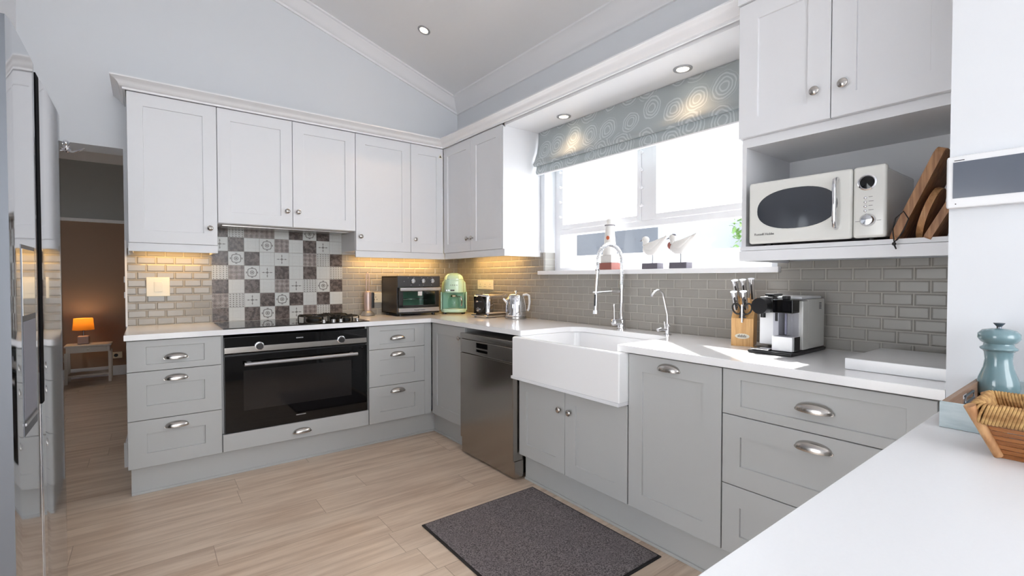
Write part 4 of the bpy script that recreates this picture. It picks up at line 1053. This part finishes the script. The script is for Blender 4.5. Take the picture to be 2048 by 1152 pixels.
pm = thing('pepper_mill', 'turned teal-grey pepper mill with a metal finial standing in the tray', 'pepper mill', (-.700, -3.716, .9092))
b = MB(); b.lathe([(.030, 0), (.033, .004), (.032, .008), (.0375, .018), (.0395, .034), (.036, .054), (.0275, .080), (.0245, .100), (.0265, .118), (.030, .122)], 40); b.build('body', M['teal'], pm, 60)
b = MB(); b.lathe([(.030, .122), (.034, .125), (.034, .129), (.028, .133), (.027, .139), (.033, .143), (.0385, .152), (.038, .163), (.030, .172), (.012, .176), (0, .176)], 40); b.build('head', M['teal'], pm, 60)
b = MB(); b.lathe([(.005, .174), (.0045, .180), (.010, .187), (.011, .189), (0, .190)], 24); b.build('finial', M['tealmetal'], pm)
b = MB(); b.lathe([(.031, -.0005), (.032, .0), (.032, .004), (.0, .004)], 32); b.build('base_ring', M['tealmetal'], pm)

bk = thing('bread_basket', 'woven wooden slat basket with a rope-wrapped rim at the right edge of the peninsula', 'basket', (-1.16, -3.91, .9004))
# bottom rect and top rect (local)
bx0, bx1, by0, by1 = -.034, .05, -.128, .130
tx0, tx1, ty0, ty1 = -.063, .085, -.16, .163
HB = .088
def lerp(a, c_, f_): return a + (c_ - a) * f_
def rect_at(f_, o_=0.0): return (lerp(bx0, tx0, f_) - o_, lerp(bx1, tx1, f_) + o_, lerp(by0, ty0, f_) - o_, lerp(by1, ty1, f_) + o_)
b = MB()
nS = 8
for i in range(nS):
    f0, f1 = i / nS * .72, (i + .80) / nS * .72
    a0 = rect_at(f0); a1 = rect_at(f1); th = .003
    z0, z1 = f0 * HB + .001, f1 * HB + .001
    for (p, q_) in (((0, 2), (0, 3)), ((1, 2), (1, 3)), ((0, 2), (1, 2)), ((0, 3), (1, 3))):
        P0 = Vector((a0[p[0]], a0[p[1]], z0)); P1 = Vector((a0[q_[0]], a0[q_[1]], z0)); Q1 = Vector((a1[q_[0]], a1[q_[1]], z1)); Q0 = Vector((a1[p[0]], a1[p[1]], z1))
        cin = Vector(((a0[0] + a0[1]) / 2, (a0[2] + a0[3]) / 2, 0)); mid = (P0 + P1) / 2; nn = Vector((cin.x - mid.x, cin.y - mid.y, 0)).normalized() * th
        if p[0] == q_[0]: nn = Vector((nn.x / abs(nn.x) * th if nn.x else 0, 0, 0))
        else: nn = Vector((0, nn.y / abs(nn.y) * th if nn.y else 0, 0))
        b.loft([[P0, P1, Q1, Q0], [P0 + nn, P1 + nn, Q1 + nn, Q0 + nn]])
b.build('slat_sides', M['basketwood'], bk, 20)
b = MB(); b.box((bx0, by0, 0), (bx1, by1, .004)); b.build('bottom', M['basketwood'], bk, 0)
for sx in (0, 1):
    for sy in (2, 3):
        a0 = rect_at(0, .002); a1 = rect_at(1.0, .002)
        b = MB(); b.tube([(a0[sx], a0[sy], .003), (a1[sx], a1[sy], HB)], [.0065, .0085], 12); b.build('corner_post', M['board_light'], bk)
b = MB(); f_m = rect_at(.88)
loop = []
rc = .012
for cx_, cy_, a0_ in ((f_m[1] - rc, f_m[3] - rc, 0), (f_m[0] + rc, f_m[3] - rc, PI / 2), (f_m[0] + rc, f_m[2] + rc, PI), (f_m[1] - rc, f_m[2] + rc, 1.5 * PI)):
    for i in range(5): loop.append(Vector((cx_ + rc * math.cos(a0_ + PI / 2 * i / 4), cy_ + rc * math.sin(a0_ + PI / 2 * i / 4), 0)))
per = []; tot = 0
for a_, c_ in zip(loop, loop[1:] + loop[:1]): per.append((tot, a_, c_)); tot += (c_ - a_).length
nw = 200
for i in range(nw):
    d_ = tot * i / nw
    st, a_, c_ = [t_ for t_ in per if t_[0] <= d_ + 1e-9][-1]
    p_ = a_.lerp(c_, (d_ - st) / max(1e-6, (c_ - a_).length)); tg = (c_ - a_).normalized(); sd = Vector((tg.y, -tg.x, 0))
    b.tube([p_ + sd * (.0085 * math.cos(2 * PI * k / 12)) + tg * (.0045 * math.sin(2 * PI * k / 12)) + Vector((0, 0, .076 + .017 * math.sin(2 * PI * k / 12))) for k in range(12)], .0022, 6, True)
b.build('rope_rim', M['rope'], bk, 60)

# ------------------------------------------------------------------ floor mat
fm = thing('floor_mat', 'dark grey mottled doormat with a black rubber border on the floor by the sink', 'mat', (-.94, -2.255, 0))
b = MB(); b.box((-.36, -.435, .0005), (.345, .435, .005), .002); b.build('rubber_border', M['rubber'], fm)
b = MB(); b.box((-.348, -.423, .004), (.333, .423, .010), .003); b.build('pile', M['rug'], fm)

# ------------------------------------------------------------------ room beyond the doorway
FY = 3.81
struct(MB().box((-4.6, FY, 0), (-1.3, FY + .1, 1.89)).build('wall_far', M['far_brown'], smooth=0))
struct(MB().box((-4.6, FY, 1.89), (-1.3, FY + .1, 2.9)).build('wall_far_upper', M['far_grey'], smooth=0))
struct(MB().box((-4.6, FY - .02, 1.89), (-1.3, FY, 1.93), .004).build('trim_6', M['trim']))
struct(profile_sweep([(-4.6, FY, 0), (-1.3, FY, 0)], [(0, 0), (.018, 0), (.018, .09), (.008, .12), (0, .12)], 'baseboard_far', M['trim'], [(0, -1, 0), (0, -1, 0)]))
struct(profile_sweep([(-4.6, FY, 2.75), (-1.3, FY, 2.75)], [(0, -.13), (.02, -.13), (.05, -.06), (.11, -.02), (.12, 0), (0, 0)], 'trim_7', M['trim'], [(0, -1, 0), (0, -1, 0)]))
sbox('ceiling_far', (-4.6, DW, 2.75), (-1.3, FY + .1, 2.85), M['far_grey'])
b = MB(); b.box((-4.7, DW, 0), (-4.6, 1.2, 2.85)); b.box((-4.7, 2.0, 0), (-4.6, FY + .1, 2.85)); b.box((-4.7, 1.2, 0), (-4.6, 2.0, 1.1)); b.box((-4.7, 1.2, 2.0), (-4.6, 2.0, 2.85)); struct(b.build('wall_far_left', M['far_brown'], smooth=0)); sbox('wall_far_right', (-1.3, DW, 0), (-1.2, FY + .1, 2.85), M['far_brown'])  # left-wall opening is added, out of view, to brighten the far room
sbox('wall_far_front', (-4.7, DW - .1, 0), (-3.6, DW, 2.85), M['far_grey'])
tb = thing('side_table', 'small cream side table with a lower shelf in the room beyond the doorway', 'table', (-2.895, 3.53, 0))
TW = .19; TZ = .44
b = MB(); b.box((-TW - .015, -.145, TZ - .018), (TW + .015, .145, TZ), .002); b.build('tabletop', M['sheer'], tb)
b = MB(); b.box((-TW, -.13, TZ - .085), (TW, .13, TZ - .018)); b.build('apron', M['sheer'], tb, 0)
b = MB(); b.box((-TW + .03, -.133, TZ - .08), (TW - .03, -.130, TZ - .022), .001); dr_ = b.build('drawer', M['sheer'], tb)
b = MB(); b.ell((0, -.137, TZ - .05), (.012, .006, .006), 12, 8); b.build('knob', M['sheer'], dr_)
for sx in (-1, 1):
    for sy in (-1, 1): MB().box((sx * TW - .014, sy * .118 - .014, 0), (sx * TW + .014, sy * .118 + .014, TZ - .085)).build('leg', M['sheer'], tb, 0)
MB().box((-TW + .01, -.12, .08), (TW - .01, .12, .10)).build('shelf', M['sheer'], tb, 0)
lm = thing('table_lamp', 'table lamp with a glowing orange drum shade on the far side table', 'lamp', (-2.945, 3.56, TZ))
b = MB(); b.box((-.052, -.05, 0), (.052, .05, .095), .012, 3); b.build('base', mat('lamp_base_ceramic', (165, 145, 140), .5), lm)
b = MB(); b.lathe([(.010, .095), (.008, .17), (.012, .20), (0, .20)], 16); b.build('stem', M['chrome'], lm)
b = MB(); b.lathe([(.098, .165), (.086, .30)], 40, cap=False); b.build('lamp_shade', M['shade'], lm)
b = MB(); b.ell((0, 0, .225), (.022, .022, .028), 16, 10); b.build('bulb', mat('bulb_glow', (255, 210, 140), .5, emit=(255, 200, 120), es=5), lm)
l = bpy.data.lights.new('table_lamp_light', 'POINT'); l.energy = 1.25; l.color = (1, .70, .38); l.shadow_soft_size = .03
lo = bpy.data.objects.new('table_lamp_light', l); COL.objects.link(lo); lo.parent = lm; lo.location = (0, 0, .275)
plate('wall_socket', 'socket with a black plug on the far wall beyond the doorway', 'socket', (-2.655, FY, .25), 0, .10, .08, lambda o: MB().cyl((-.01, -.009, 0), (-.01, -.04, 0), .020, 16).build('plug', M['black'], o))
ch = thing('cushioned_seat', 'edge of a dark seat with a pinkish cushion left of the far side table', 'seat', (-3.36, 3.2, 0))
b = MB(); b.box((-.25, -.25, .16), (.20, .25, .20), .01); b.build('seat_frame', M['black'], ch)
b = MB(); b.box((-.25, -.26, .20), (.215, .26, .335), .05, 4); b.build('cushion', M['copper'], ch)
for sx in (-.22, .17):
    for sy in (-.2, .2): MB().box((sx - .02, sy - .02, 0), (sx + .02, sy + .02, .16)).build('leg', M['black'], ch, 0)
# door jamb hardware
for z in (1.10, 1.20):
    o = MB().box((-2.466, .012, z - .02), (-2.459, .035, z + .02), .003).build('strike_plate', M['trim'])
    tag(o, 'small white latch keeper on the doorway jamb, %s of the two' % ('lower' if z < 1.15 else 'upper'), 'latch')

# ------------------------------------------------------------------ outside the window
struct(MB().box((-16, -18, -.12), (16, 16, -.07)).build('ground_outside', mat('paving', (190, 188, 184), .9), smooth=0))
o = MB().box((1.2, -4.5, -.07), (1.35, 1.5, 1.44), .01).build('garden_wall', mat('white_render', (235, 236, 238), .9))
tag(o, 'low white rendered garden wall just outside the window', 'wall')
nb = thing('neighbouring_house', 'neighbouring house with a grey lower wall seen through the window', 'building', (3.6, 0, -.07))
MB().box((-.4, .05, 0), (0, 1.6, 1.98)).build('grey_wall', mat('grey_render', (78, 82, 90), .95, noise=.2, nscale=6), nb, 0)
MB().box((-.4, -1.10, 0), (0, .05, 1.98)).build('pale_wall', mat('pale_grey_render', (128, 132, 138), .95), nb, 0)
MB().box((-.38, -6, 0), (0, -1.35, 1.3)).build('garden_side', mat('white_render_far', (225, 226, 228), .9), nb, 0)
MB().box((-.3, -1.1, 1.98), (.6, 4, 3.4)).build('upper_wall', mat('white_house', (240, 240, 240), .9), nb, 0)
MB().box((-.4, 1.6, 0), (0, 5, 1.98)).build('white_wall', mat('white_house_lower', (240, 240, 240), .9), nb, 0)
sh = thing('garden_shrub', 'green shrub beside the neighbouring wall, just visible at the right of the window', 'shrub', (0, 0, 0))
b2_ = MB(); rnd = random.Random(3)
for i in range(500):
    c_ = Vector((3.0 + rnd.uniform(-.12, .12), -1.24 + rnd.uniform(-.13, .13), rnd.uniform(.4, 1.95)))
    q_ = Matrix.Rotation(rnd.uniform(0, 6.28), 3, 'Z') @ Matrix.Rotation(rnd.uniform(-1.2, 1.2), 3, 'X'); s_ = rnd.uniform(.03, .055)
    vs_ = [b2_.bm.verts.new(c_ + q_ @ Vector(v)) for v in ((0, -s_, 0), (s_ * .5, 0, .006), (0, s_, 0), (-s_ * .5, 0, .006))]
    b2_.bm.faces.new(vs_)
b2_.build('foliage', mat('leaf_green', (96, 128, 70), .6), sh, 0)
MB().cyl((3.0, -1.24, -.07), (3.0, -1.24, 1.6), .03, 10, .012).build('stem', mat('bark', (96, 80, 64), .8), sh)
